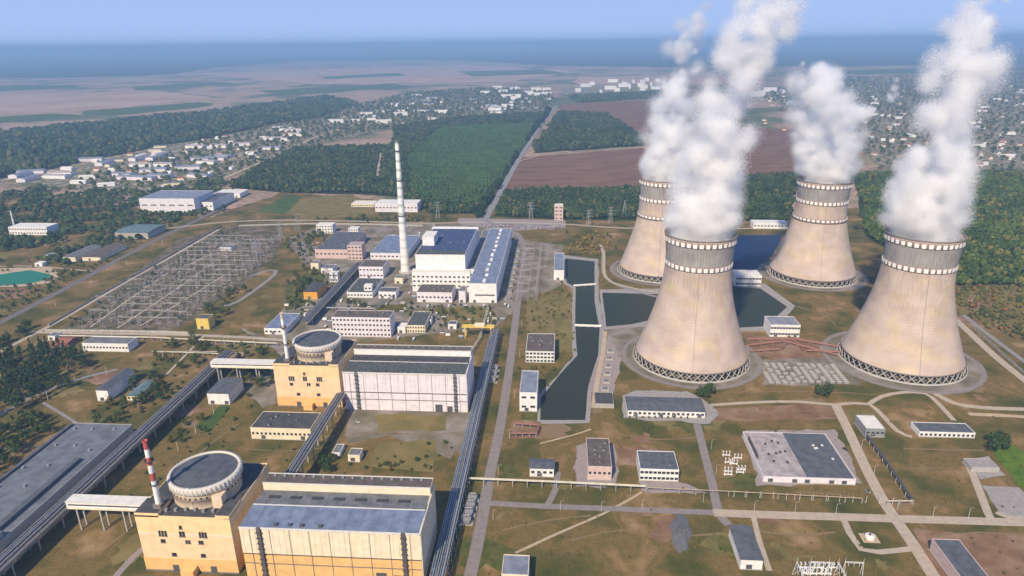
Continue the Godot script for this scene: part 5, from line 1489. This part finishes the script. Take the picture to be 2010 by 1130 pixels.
	for s in [-1, 1]: box(tf, "radiator", mats.pipe_grey, Vector3(0, 2.5, s * 2.8), Vector3(6, 3.6, 1.2))
	for k in 3: tube(tf, "bushing", mats.porcelain, Vector3((k - 1) * 2.0, 4.8, 0), Vector3((k - 1) * 2.2, 7.6, 0.6), 0.35, 0.18, 6)
	tube(tf, "conservator", mats.steel, Vector3(-2.5, 5.8, -1.4), Vector3(2.5, 5.8, -1.4), 0.6, -1, 8)
	tag(tf, "grey transformer with cooling fins in the row beside the long turbine hall", "transformer", "transformers beside the long turbine hall")
	for k in 9:
		var p := W(-72, 905 + 30 * k)
		if k == 0: tf.position = p
		else: copy(tf, p, PI / 2 - PLANT)
		for e in 2:
			var q := W(-52 + 19 * e, 900 + 30 * k + rng.randf_range(-3, 3))
			if k == 0 and e == 0: gd.position = q
			else: copy(gd, q, -PLANT + (PI / 2 if e == 1 else 0.0))
	for k in 4: copy(tf, W(-68 + 0.5 * k, 425 + 9 * k), -PLANT, "grey transformer beside the pipe rack behind the cream turbine hall", "transformers behind the cream turbine hall")
	for k in 3: copy(tf, W(-70, 655 + 14 * k), -PLANT, "grey transformer beside the pipe rack behind the lilac turbine hall", "transformers behind the lilac turbine hall")
	# high voltage pylons towards the forest
	var py := thing("pylon", "", "pylon", Vector3.ZERO)
	var st := SurfaceTool.new(); st.begin(Mesh.PRIMITIVE_TRIANGLES)
	for sx in [-1, 1]:
		for sz in [-1, 1]: add_tube(st, Vector3(sx * 4, 0, sz * 4), Vector3(sx * 0.5, 34, sz * 0.5), 0.3, 0.2, 4, false)
	for k in 6:
		var f := k / 6.0; var r0 := lerpf(4, 0.5, f); var r1 := lerpf(4, 0.5, f + 1 / 6.0)
		for s in [-1, 1]:
			add_tube(st, Vector3(-r0, 34 * f, s * r0), Vector3(r1, 34 * (f + 1 / 6.0), s * r1), 0.14, 0.14, 3, false)
			add_tube(st, Vector3(s * r0, 34 * f, -r0), Vector3(s * r1, 34 * (f + 1 / 6.0), r1), 0.14, 0.14, 3, false)
	st.generate_normals()
	mesh_part(py, "mast", st.commit(), mats.galvanised)
	for y in [22.0, 28.0, 34.0]: box(py, "arm", mats.galvanised, Vector3(0, y, 0), Vector3(16.0 - absf(y - 28.0) * 0.4, 0.5, 0.7))
	tag(py, "grey lattice pylon of the power line near the forest edge", "pylon", "pylons near the forest edge")
	var spots := [[860, 428], [1042, 430], [1198, 440], [1155, 446], [552, 470], [505, 505], [585, 455], [645, 560], [1225, 425]]
	for k in spots.size():
		var p := gp(spots[k][0], spots[k][1])
		if k == 0: py.position = p
		else: copy(py, p, -PLANT + 0.2 * k)

func town() -> void:
	var h1 := house_mesh(14, 5, 10, 3.5); var h2 := house_mesh(18, 6, 11, 4.0); var shed := house_mesh(42, 7, 16, 2.5); var hall := house_mesh(70, 9, 24, 3.0)
	var flat1 := house_mesh(70, 17, 14, 0.6); var flat2 := house_mesh(40, 28, 16, 0.6); var flat3 := house_mesh(90, 28, 14, 0.6)
	var w: Material = mats.white; var c: Material = mats.cream; var l: Material = mats.lilac_white
	houses("industrial_shed", "in the strip beyond the factory hall", "industrial sheds beyond the factory hall", "shed", [0, 350, 250, 300, 400, 276, 560, 246, 640, 245, 560, 290, 440, 345, 280, 380, 100, 362], 75, [[shed, w, mats.pale, "long low white shed with pale roof"], [shed, c, mats.grey_roof, "long low cream shed with grey roof"], [hall, w, mats.pink_roof, "wide white hall with pink grey roof"], [h2, w, mats.pale, "mid sized white house with pale roof"], [hall, l, mats.metal_roof, "wide lilac hall with metal roof"], [h2, c, mats.tile_roof, "mid sized cream house with red tiled roof"]], 38.0)
	houses("town_house", "in the settlement beyond the central forest", "houses beyond the central forest", "house", [640, 240, 800, 182, 960, 172, 1085, 180, 1080, 216, 900, 230, 770, 250], 80, [[h2, w, mats.pale, "mid sized white house with pale roof"], [h2, c, mats.tile_roof, "mid sized cream house with red tiled roof"], [shed, w, mats.pale, "long low white shed with pale roof"], [flat1, w, mats.pale, "long five storey white block with pale roof"], [hall, w, mats.metal_roof, "wide white hall with metal roof"]], 40.0)
	houses("apartment_block", "on the town's far edge", "apartment blocks on the far edge of town", "apartment block", [1115, 172, 1180, 160, 1320, 156, 1320, 176, 1120, 184], 26, [[flat2, w, mats.pale, "tower like white block with pale roof"], [flat3, w, mats.pale, "long high white block with pale roof"], [flat1, w, mats.pale, "long five storey white block with pale roof"]], 70.0)
	houses("apartment_block", "in the settlement beside the highway", "apartment blocks beside the highway", "apartment block", [960, 172, 1075, 172, 1085, 190, 1000, 200], 14, [[flat1, w, mats.pale, "long five storey white block with pale roof"], [flat2, w, mats.pale, "tower like white block with pale roof"]], 60.0)
	houses("suburb_house", "in the suburb behind the cooling towers", "suburb houses behind the cooling towers", "house", [1480, 180, 1700, 150, 2050, 140, 2050, 320, 1900, 330, 1760, 325, 1690, 300, 1500, 250], 190, [[h1, w, mats.pale, "small white house with pale roof"], [h2, w, mats.tile_roof, "mid sized white house with red tiled roof"], [h2, c, mats.grey_roof, "mid sized cream house with grey roof"], [shed, w, mats.pale, "long low white shed with pale roof"], [h1, c, mats.tile_roof, "small cream house with red tiled roof"]], 34.0)
	houses("apartment_block", "behind the suburb houses", "apartment blocks behind the suburb houses", "apartment block", [1480, 178, 1540, 172, 1540, 190, 1480, 190], 5, [[flat2, w, mats.pale, "tower like white block with pale roof"], [flat3, l, mats.pale, "long high lilac block with pale roof"]], 60.0)
	var g := gp(1000, 213)
	var gh := thing("greenhouse", "long pale blue glass greenhouse at the edge of the settlement", "greenhouse", gp(990, 214))
	for k in 6:
		box(gh, "bay", mats.metal_roof, Vector3(-160 + 64 * k, 3.5, 0), Vector3(62, 7, 60))
		box(gh, "ridge", mats.pale, Vector3(-160 + 64 * k, 7.3, 0), Vector3(60, 0.6, 8))

func greenery() -> void:
	var fc := far_crown(3, 1.0); var fc2 := far_crown(8, 1.35)
	var dark := [Color(0.025, 0.05, 0.02), Color(0.065, 0.1, 0.035), Color(0.12, 0.12, 0.045)]
	var mid := [Color(0.035, 0.06, 0.02), Color(0.075, 0.1, 0.03), Color(0.14, 0.13, 0.04)]
	var young := [Color(0.05, 0.09, 0.03), Color(0.075, 0.15, 0.042)]
	scatter("forest", "dense forest beyond the strip of industrial sheds", ground_poly([-300, 320, 0, 262, 200, 240, 400, 222, 640, 190, 705, 203, 620, 232, 540, 243, 400, 275, 250, 300, 100, 335, 0, 352, -300, 420]), 19.0, Vector2(14, 24), dark, fc, 0.85)
	scatter("forest", "dense forest filling the middle between chimney and highway", ground_poly([445, 366, 575, 292, 772, 288, 770, 250, 900, 232, 1075, 222, 1075, 228, 1050, 240, 860, 250, 800, 305, 800, 375, 870, 405, 940, 402, 930, 420, 850, 420, 790, 385, 700, 380, 560, 378]), 8.0, Vector2(7, 12), dark, fc2, 0.92)
	scatter("young_plantation", "bright green young plantation inside the middle forest", ground_poly([800, 305, 860, 250, 1048, 240, 1030, 282, 985, 345, 940, 400, 870, 405, 800, 375]), 7.0, Vector2(3.5, 6.5), young, fc, 0.9)
	scatter("forest", "forest block beyond the brown field east of the highway", ground_poly([1095, 222, 1190, 225, 1255, 268, 1262, 285, 1045, 300]), 11.0, Vector2(9, 15), dark, fc2, 0.92)
	scatter("forest", "dark forest strip behind the narrow tower house", ground_poly([985, 378, 1262, 372, 1250, 430, 1110, 430, 970, 423]), 7.0, Vector2(7, 11), dark, fc2, 0.92)
	scatter("forest", "forest strip seen between the two groups of steam plumes", ground_poly([1440, 350, 1570, 343, 1545, 432, 1440, 434]), 7.0, Vector2(7, 11), dark, fc2, 0.92)
	scatter("forest", "green forest beside the scrub and sandy track", ground_poly([1680, 350, 1770, 338, 1880, 345, 2300, 330, 2300, 575, 1960, 560, 1875, 560, 1700, 470]), 8.0, Vector2(7, 12), [Color(0.04, 0.075, 0.02), Color(0.1, 0.14, 0.03), Color(0.17, 0.16, 0.04)], fc2, 0.88)
	scatter("scrub", "yellow green scrub beside the sandy track", ground_poly([1880, 560, 2300, 570, 2300, 740, 1960, 660, 1885, 612]), 6.0, Vector2(2.5, 6.5), [Color(0.06, 0.075, 0.02), Color(0.16, 0.14, 0.035), Color(0.2, 0.11, 0.03)], fc, 0.6)
	scatter("woodland", "mixed dark woodland around the factory hall and barns", ground_poly([-80, 395, 100, 362, 280, 382, 440, 350, 470, 372, 440, 420, 370, 432, 300, 470, 200, 500, 120, 520, -80, 515]), 9.5, Vector2(6, 13), dark, fc, 0.85, true, -0.12)
	scatter("woodland", "dark tree belt following the highway", ground_poly([935, 428, 975, 372, 1012, 310, 1075, 215, 1082, 215, 1025, 306, 990, 366, 952, 430]), 6.0, Vector2(8, 13), [Color(0.015, 0.03, 0.015), Color(0.03, 0.055, 0.02)], fc2, 0.95)
	scatter("woodland", "trees between houses of the far settlement", ground_poly([100, 362, 400, 278, 540, 246, 700, 207, 800, 182, 950, 172, 1085, 180, 1080, 218, 900, 232, 770, 252, 575, 292, 440, 348, 280, 384]), 26.0, Vector2(8, 16), mid, fc, 0.75)
	scatter("woodland", "trees between the suburb houses behind the cooling towers", ground_poly([1480, 180, 1700, 150, 2200, 135, 2200, 330, 1900, 338, 1750, 335, 1600, 255]), 32.0, Vector2(8, 15), mid, fc, 0.5)
	scatter("woodland", "tree strip in front of the far apartment blocks", ground_poly([1120, 188, 1320, 180, 1320, 194, 1130, 202]), 18.0, Vector2(12, 20), dark, fc, 0.9)
	scatter("hedge", "row of small trees along the perimeter road", ground_poly([560, 428, 830, 432, 830, 437, 560, 433]), 7.0, Vector2(4, 7), mid, fc, 0.7)
	scatter("shrubs", "low shrubs dotted over the plant's older yards", ground_poly([560, 470, 620, 455, 640, 520, 700, 545, 600, 640, 540, 600, 600, 530]), 10.0, Vector2(3, 7.5), mid, fc, 0.6)
	scatter("shrubs", "low shrubs behind the lilac white turbine hall", ground_poly([780, 600, 980, 600, 985, 640, 900, 660, 780, 650]), 9.0, Vector2(2.5, 5.5), mid, fc, 0.5)
	scatter("shrubs", "low shrubs on the bank beside the railway", ground_poly([-60, 680, 60, 600, 180, 530, 330, 450, 300, 450, 100, 545, -60, 620]), 9.0, Vector2(2.5, 6), mid, fc, 0.45)
	scatter("shrubs", "dry tufts over the brown field around the small buildings", ground_poly([980, 870, 1400, 840, 1440, 1120, 940, 1120]), 11.0, Vector2(0.8, 2.0), [Color(0.09, 0.08, 0.025), Color(0.16, 0.12, 0.04)], fc, 0.5)
	scatter("shrubs", "dry tufts over the field around the storage hall", ground_poly([1440, 780, 1900, 780, 2060, 870, 2060, 1130, 1440, 1120]), 11.0, Vector2(0.8, 2.2), [Color(0.09, 0.08, 0.025), Color(0.16, 0.12, 0.04)], fc, 0.5)
	scatter("shrubs", "orange yellow shrubs behind the canal's intake house", ground_poly([1115, 462, 1180, 455, 1200, 480, 1175, 500, 1115, 500]), 8.0, Vector2(3, 6.5), [Color(0.09, 0.09, 0.02), Color(0.22, 0.15, 0.03), Color(0.25, 0.2, 0.05)], fc, 0.7)
	scatter("shrubs", "rough bushes around the garage and small houses", ground_poly([290, 690, 470, 680, 440, 720, 380, 790, 330, 830, 180, 850, 140, 800, 240, 720]), 12.0, Vector2(2, 6), mid, fc, 0.6)
	scatter("shrubs", "bushes along the trestle's grassy foot", ground_poly([300, 860, 480, 700, 540, 730, 480, 800, 330, 960, 200, 1090, 130, 1130]), 13.0, Vector2(1.2, 4.0), mid, fc, 0.5)
	scatter("shrubs", "bushes on the yellow grass between the main road and canal", ground_poly([1032, 570, 1118, 570, 1124, 690, 1100, 730, 1005, 830, 1000, 720]), 8.0, Vector2(1.5, 4.5), [Color(0.08, 0.08, 0.02), Color(0.17, 0.14, 0.04)], fc, 0.5)
	scatter("shrubs", "dark bushes over the grass between the reactor buildings and trestle", ground_poly([480, 700, 540, 720, 540, 800, 480, 870, 640, 880, 700, 860, 900, 850, 900, 930, 500, 930, 480, 890, 380, 880]), 11.0, Vector2(1.5, 4.5), mid, fc, 0.4)
	scatter("shrubs", "bushes and tufts along the perimeter wall and railway", ground_poly([100, 650, 440, 445, 470, 450, 150, 652]), 7.0, Vector2(1.5, 5), mid, fc, 0.5)
	scatter("shrubs", "bushes around the barns and green pond", ground_poly([-40, 520, 130, 515, 330, 450, 250, 500, 100, 580, -40, 640]), 12.0, Vector2(2.5, 7), mid, fc, 0.5)
	scatter("shrubs", "scattered bushes inside the large switchyard", ground_poly([180, 645, 420, 455, 540, 448, 530, 500, 400, 610, 330, 650]), 13.0, Vector2(1.2, 3.2), mid, fc, 0.5)
	make_trees()
	grove([-30, 715, 30, 690, 110, 688, 165, 700, 178, 735, 130, 765, 60, 800, -30, 830], 170, [0, 0, 1, 1, 4], "in the dense pine grove beyond the two houses", "trees of the pine grove", Vector2(0.95, 1.4))
	grove([-30, 880, 30, 830, 90, 815, 100, 850, 60, 880, 20, 920, -30, 960], 50, [2, 3, 4, 0], "beside the far corner of the large grey hall", "trees above the large grey hall")
	grove([255, 760, 300, 740, 335, 755, 320, 795, 270, 800], 14, [2, 4, 3], "beside the teal roofed house", "trees beside the teal roofed house")
	grove([195, 800, 260, 790, 245, 830, 190, 840], 6, [3, 2], "on the grass before the two houses", "small trees below the two houses")
	grove([478, 735, 535, 728, 538, 760, 480, 765], 9, [3, 2, 4], "between garage and ochre reactor wall", "trees between garage and reactor")
	grove([395, 615, 470, 560, 490, 575, 430, 640], 14, [2, 4, 3], "along the switchyard's inner fence", "trees along the inner switchyard fence")
	grove([560, 560, 600, 520, 630, 535, 590, 580], 12, [2, 3], "near the orange shed", "trees near the orange shed")
	grove([290, 675, 380, 660, 440, 700, 330, 740], 16, [2, 3, 4], "on rough grass beside the long white canteen", "trees south of the switchyard")
	grove([600, 470, 640, 455, 640, 480, 610, 500], 8, [2, 4], "beside the pink grey workshop hall", "trees beside the workshop hall")
	grove([-30, 690, 60, 640, 70, 655, 10, 690], 14, [4, 2], "where railway and pale road meet", "trees where railway meets road")
	grove([1940, 868, 1965, 862, 1975, 885, 1945, 890], 7, [4, 2], "at the corner of the bright lawn", "trees at the bright lawn's corner")
	grove([1365, 770, 1395, 762, 1400, 785, 1370, 788], 5, [4], "behind the long white warehouse", "trees behind the long white warehouse")
	grove([1460, 1095, 1482, 1105, 1478, 1130, 1450, 1120], 6, [2], "beside the narrow slate shed", "bushes beside the narrow slate shed", Vector2(0.3, 0.5))
	grove([1600, 775, 1625, 770, 1625, 788, 1600, 790], 4, [4], "on the sandy road behind the storage hall", "trees on the sandy road")
	grove([850, 905, 740, 905, 740, 925, 840, 930], 7, [3], "behind the cream turbine hall", "small trees behind the cream turbine hall", Vector2(0.4, 0.6))
	grove([620, 900, 660, 905, 650, 930, 590, 925], 8, [4], "between raised trestle and cream hall", "trees beside the raised trestle", Vector2(0.5, 0.8))
	grove([640, 570, 700, 545, 740, 600, 660, 620], 10, [2, 3, 4], "beside the grey trestle and pump hall", "trees beside the pump hall", Vector2(0.5, 0.9))
	grove([850, 605, 975, 600, 985, 640, 870, 645], 18, [2, 3], "in the yard between laboratory and portal crane", "trees between laboratory and crane", Vector2(0.4, 0.8))
	grove([430, 690, 480, 680, 530, 690, 500, 715, 440, 720], 10, [2, 4], "beside the covered bridge of the pale stack", "trees beside the covered bridge", Vector2(0.5, 0.9))
	grove([300, 830, 390, 800, 420, 850, 320, 880], 9, [3, 2], "on the grass strip beside the long trestle", "trees beside the long trestle", Vector2(0.4, 0.8))
	grove([1100, 455, 1190, 450, 1210, 490, 1180, 510], 14, [3, 2], "behind the intake house at the canal head", "trees at the canal head", Vector2(0.5, 0.9))
	grove([700, 425, 830, 425, 900, 432, 830, 440, 700, 438], 16, [2, 4], "along the road behind the old reactor block", "trees along the rear road", Vector2(0.5, 0.9))
	for k in 10:
		plant_tree(3, gp(1236 + 12.5 * k, 821), 0.3, "little round bush in the row before the long white warehouse", "bushes before the long white warehouse")

func small_things() -> void:
	# concrete perimeter walls
	for q in [["long pale concrete wall between the switchyard and the railway", [96, 640, 200, 578, 300, 522, 400, 464, 436, 444]], ["pale concrete wall along the road behind the old reactor block", [470, 444, 600, 440, 720, 441, 830, 444]], ["pale concrete wall between the switchyard and the long white canteen", [90, 650, 200, 651, 320, 653, 370, 655]], ["low concrete wall along the sandy track and scrub", [1905, 640, 1960, 690, 2050, 770]]]:
		var o := gp(q[1][0], q[1][1])
		var t := thing("perimeter_wall", q[0], "wall", o, "", 0.0)
		for i in range(0, q[1].size() - 2, 2):
			var a := gp(q[1][i], q[1][i + 1]) - o; var b := gp(q[1][i + 2], q[1][i + 3]) - o
			var n := maxi(1, int(a.distance_to(b) / 12.0))
			var turn := atan2(-(b - a).z, (b - a).x)
			for k in n:
				var pn := box(t, "panel", mats.concrete, a.lerp(b, (k + 0.5) / n) + Vector3(0, 1.5, 0), Vector3(snappedf(a.distance_to(b) / n - 0.3, 0.01), 3.0, 0.25))
				pn.rotation.y = turn
				box(t, "post", mats.pale, a.lerp(b, float(k) / n) + Vector3(0, 1.6, 0), Vector3(0.45, 3.2, 0.45))
	# lamp posts
	var lp := thing("lamp_post", "pale lamp post standing along the plant's roads", "lamp post", gp(1000, 860), "lamp posts along the plant roads")
	tube(lp, "pole", mats.pale, Vector3.ZERO, Vector3(0, 9, 0), 0.16, 0.1, 5)
	tube(lp, "arm", mats.pale, Vector3(0, 8.8, 0), Vector3(2.0, 9.4, 0), 0.08, 0.06, 4)
	box(lp, "lamp_head", mats.steel, Vector3(2.2, 9.4, 0), Vector3(1.0, 0.22, 0.4))
	for q in [[978, 930], [968, 1020], [1100, 1002], [1180, 1004], [1260, 1000], [1380, 985], [1405, 930], [1396, 880], [1480, 1002], [1560, 1004], [1640, 1008], [1690, 880], [1715, 930], [1760, 1000], [1830, 1014], [1900, 1016], [1010, 780], [1020, 700], [1024, 640]]:
		copy(lp, gp(q[0], q[1]), -PLANT)
	# parked cars
	var cols := [mat("car_white", 0.75, 0.75, 0.75, 0.3, ""), mat("car_grey", 0.3, 0.31, 0.33, 0.3, ""), mat("car_dark", 0.04, 0.045, 0.06, 0.3, ""), mat("car_red", 0.4, 0.05, 0.04, 0.3, ""), mat("car_blue", 0.06, 0.1, 0.3, 0.3, "")]
	var names := ["white", "grey", "dark", "red", "blue"]
	var tyre := mat("tyre", 0.02, 0.02, 0.02, 0.9, "")
	var cars := []
	for k in 5:
		var c := thing("parked_car", "%s car in the crowded car park by the highway junction" % names[k], "car", W(-120 + 6 * k, 1330), "cars in the car park")
		box(c, "body", cols[k], Vector3(0, 0.75, 0), Vector3(1.8, 0.75, 4.4))
		var st := SurfaceTool.new(); st.begin(Mesh.PRIMITIVE_TRIANGLES)
		var lo := [Vector3(-0.88, 1.12, 1.4), Vector3(0.88, 1.12, 1.4), Vector3(0.88, 1.12, -1.9), Vector3(-0.88, 1.12, -1.9)]
		var hi := [Vector3(-0.7, 1.6, 0.7), Vector3(0.7, 1.6, 0.7), Vector3(0.7, 1.6, -1.3), Vector3(-0.7, 1.6, -1.3)]
		st.set_smooth_group(-1)
		for i in 4: quad(st, lo[i], hi[i], hi[(i + 1) % 4], lo[(i + 1) % 4])
		quad(st, hi[0], hi[3], hi[2], hi[1])
		st.generate_normals()
		mesh_part(c, "cabin", st.commit(), mats.glass)
		for sx in [-1, 1]:
			for sz in [-1.35, 1.35]: tube(c, "wheel", tyre, Vector3(sx * 0.95, 0.34, sz), Vector3(sx * 0.7, 0.34, sz), 0.34, -1, 8)
		cars.append(c)
	for i in 120:
		var u := -160.0 + 4.2 * (i % 40) + rng.randf_range(-0.4, 0.4)
		var v := 1296.0 + 14.0 * (i / 40) + rng.randf_range(-0.5, 0.5)
		if rng.randf() < 0.25: continue
		copy(cars[[0, 0, 1, 1, 2, 3, 4][rng.randi() % 7]], W(u, v), -PLANT)
	copy(cars[2], gp(1658, 882), -PLANT + 0.5, "dark car driving along the road beside the storage hall", "cars beside the storage hall")
	copy(cars[1], gp(1703, 965), -PLANT + 0.4, "grey car parked where the sandy roads cross", "cars at the sandy crossing")
	copy(cars[0], gp(703, 828), -PLANT + 0.9, "white van like car beside the lilac white turbine hall", "cars beside the lilac hall")
	# containers and crates standing about the yards
	var kinds := [["white", mats.white], ["rusty red", mats.pipe_red], ["blue grey", mats.pipe_blue], ["grey", mats.concrete]]
	var protos := []
	for k in kinds:
		var c := thing("container", "%s storage container on the yard around the old reactor block" % k[0], "container", Vector3.ZERO, "containers on the old yard")
		box(c, "body", k[1], Vector3(0, 1.4, 0), Vector3(6.2, 2.5, 2.5))
		box(c, "roof_panel", mats.pale, Vector3(0, 2.72, 0), Vector3(6.0, 0.14, 2.3))
		for s in [-1, 1]: box(c, "corner_post", mats.dark_steel, Vector3(s * 3.1, 1.4, 1.2), Vector3(0.25, 2.6, 0.3))
		box(c, "door", mats.dark_steel, Vector3(3.12, 1.4, 0), Vector3(0.1, 2.1, 1.9))
		box(c, "skid", mats.dark_steel, Vector3(0, 0.08, 0), Vector3(6.0, 0.16, 2.2))
		protos.append(c)
	var used := [0, 0, 0, 0]
	var area := ground_poly([560, 600, 700, 540, 800, 540, 1015, 590, 985, 655, 640, 690])
	var area2 := ground_poly([600, 450, 830, 442, 900, 445, 810, 470, 720, 470, 640, 500])
	var made := 0; var tries := 0
	while made < 70 and tries < 4000:
		tries += 1
		var g := gp(rng.randf_range(560, 1015), rng.randf_range(440, 690))
		var p := Vector2(g.x, g.z)
		if is_blocked(g) or not (Geometry2D.is_point_in_polygon(p, area) or Geometry2D.is_point_in_polygon(p, area2)): continue
		var k := rng.randi() % 4
		var turn: float = -PLANT + [0.0, PI / 2][rng.randi() % 2]
		if used[k] == 0:
			protos[k].position = g; protos[k].rotation.y = turn
		else: copy(protos[k], g, turn)
		used[k] += 1
		made += 1
		var q := uv_of(g)
		block_cells(q.x - 4, q.x + 4, q.y - 4, q.y + 4)
	# valve chambers on the causeway between the canal and the tower
	var vc := thing("valve_chamber", "square concrete valve chamber in the row on the canal causeway", "valve chamber", gp(1198, 690), "valve chambers on the canal causeway")
	box(vc, "frame", mats.concrete, Vector3(0, 0.8, 0), Vector3(8, 1.6, 8))
	box(vc, "cover", mats.dark_concrete, Vector3(0, 1.7, 0), Vector3(6, 0.3, 6))
	box(vc, "wheel_post", mats.dark_steel, Vector3(0.5, 2.4, 0.5), Vector3(0.6, 1.4, 0.6))
	for k in 5: copy(vc, gp(1196 - 2.2 * k, 704 + 15 * k), -PLANT)
	# utility poles along the left roads
	var up := thing("utility_pole", "pale utility pole beside the roads south of the switchyard", "utility pole", gp(300, 668), "utility poles south of the switchyard")
	tube(up, "pole", mats.pale, Vector3.ZERO, Vector3(0, 10, 0), 0.22, 0.15, 5)
	box(up, "crossarm", mats.dark_steel, Vector3(0, 9.3, 0), Vector3(2.6, 0.2, 0.2))
	for k in 3: tube(up, "insulator", mats.porcelain, Vector3((k - 1) * 1.1, 9.4, 0), Vector3((k - 1) * 1.1, 9.8, 0), 0.1, -1, 5)
	for q in [[220, 660], [140, 657], [380, 668], [440, 672], [500, 676], [320, 700], [380, 702], [440, 706], [210, 735], [150, 755], [95, 785], [420, 812], [385, 850], [350, 885], [180, 640], [110, 600], [180, 560], [250, 520], [320, 480]]: copy(up, gp(q[0], q[1]), -PLANT)
	var sp := thing("post", "thin white post in the line along the pale pipeline", "post", gp(1440, 975), "posts along the pale pipeline")
	tube(sp, "shaft", mats.white, Vector3.ZERO, Vector3(0, 6, 0), 0.18, 0.14, 5)
	box(sp, "cap", mats.steel, Vector3(0, 6.1, 0), Vector3(0.7, 0.3, 0.7))
	for k in 12: copy(sp, gp(1465 + 26 * k, 976 + 1.2 * k), -PLANT)
	# pipelines through the old yard
	pipeline("pale pipeline through the yard behind the lilac white turbine hall", [W(-200, 668), W(-110, 668), W(-96, 760), W(-96, 870)], 5.0, [[-0.9, 0.4], [0.9, 0.4]], mats.pipe_cream, 12.0)
	pipeline("grey pipeline from the trestle to the pump hall", [W(-318, 850), W(-250, 850), W(-236, 905)], 5.0, [[-0.9, 0.45], [0.9, 0.45]], mats.pipe_grey, 12.0)
	pipeline("pale pipeline along the road south of the switchyard", [gp(110, 664), gp(300, 668), gp(460, 676), gp(545, 680)], 4.0, [[-0.7, 0.4], [0.7, 0.4]], mats.pipe_cream, 12.0)
	pipeline("second pale pipeline south of the switchyard, nearer the garage", [gp(300, 696), gp(400, 699), gp(455, 702)], 4.0, [[0.0, 0.45]], mats.pipe_cream, 12.0)
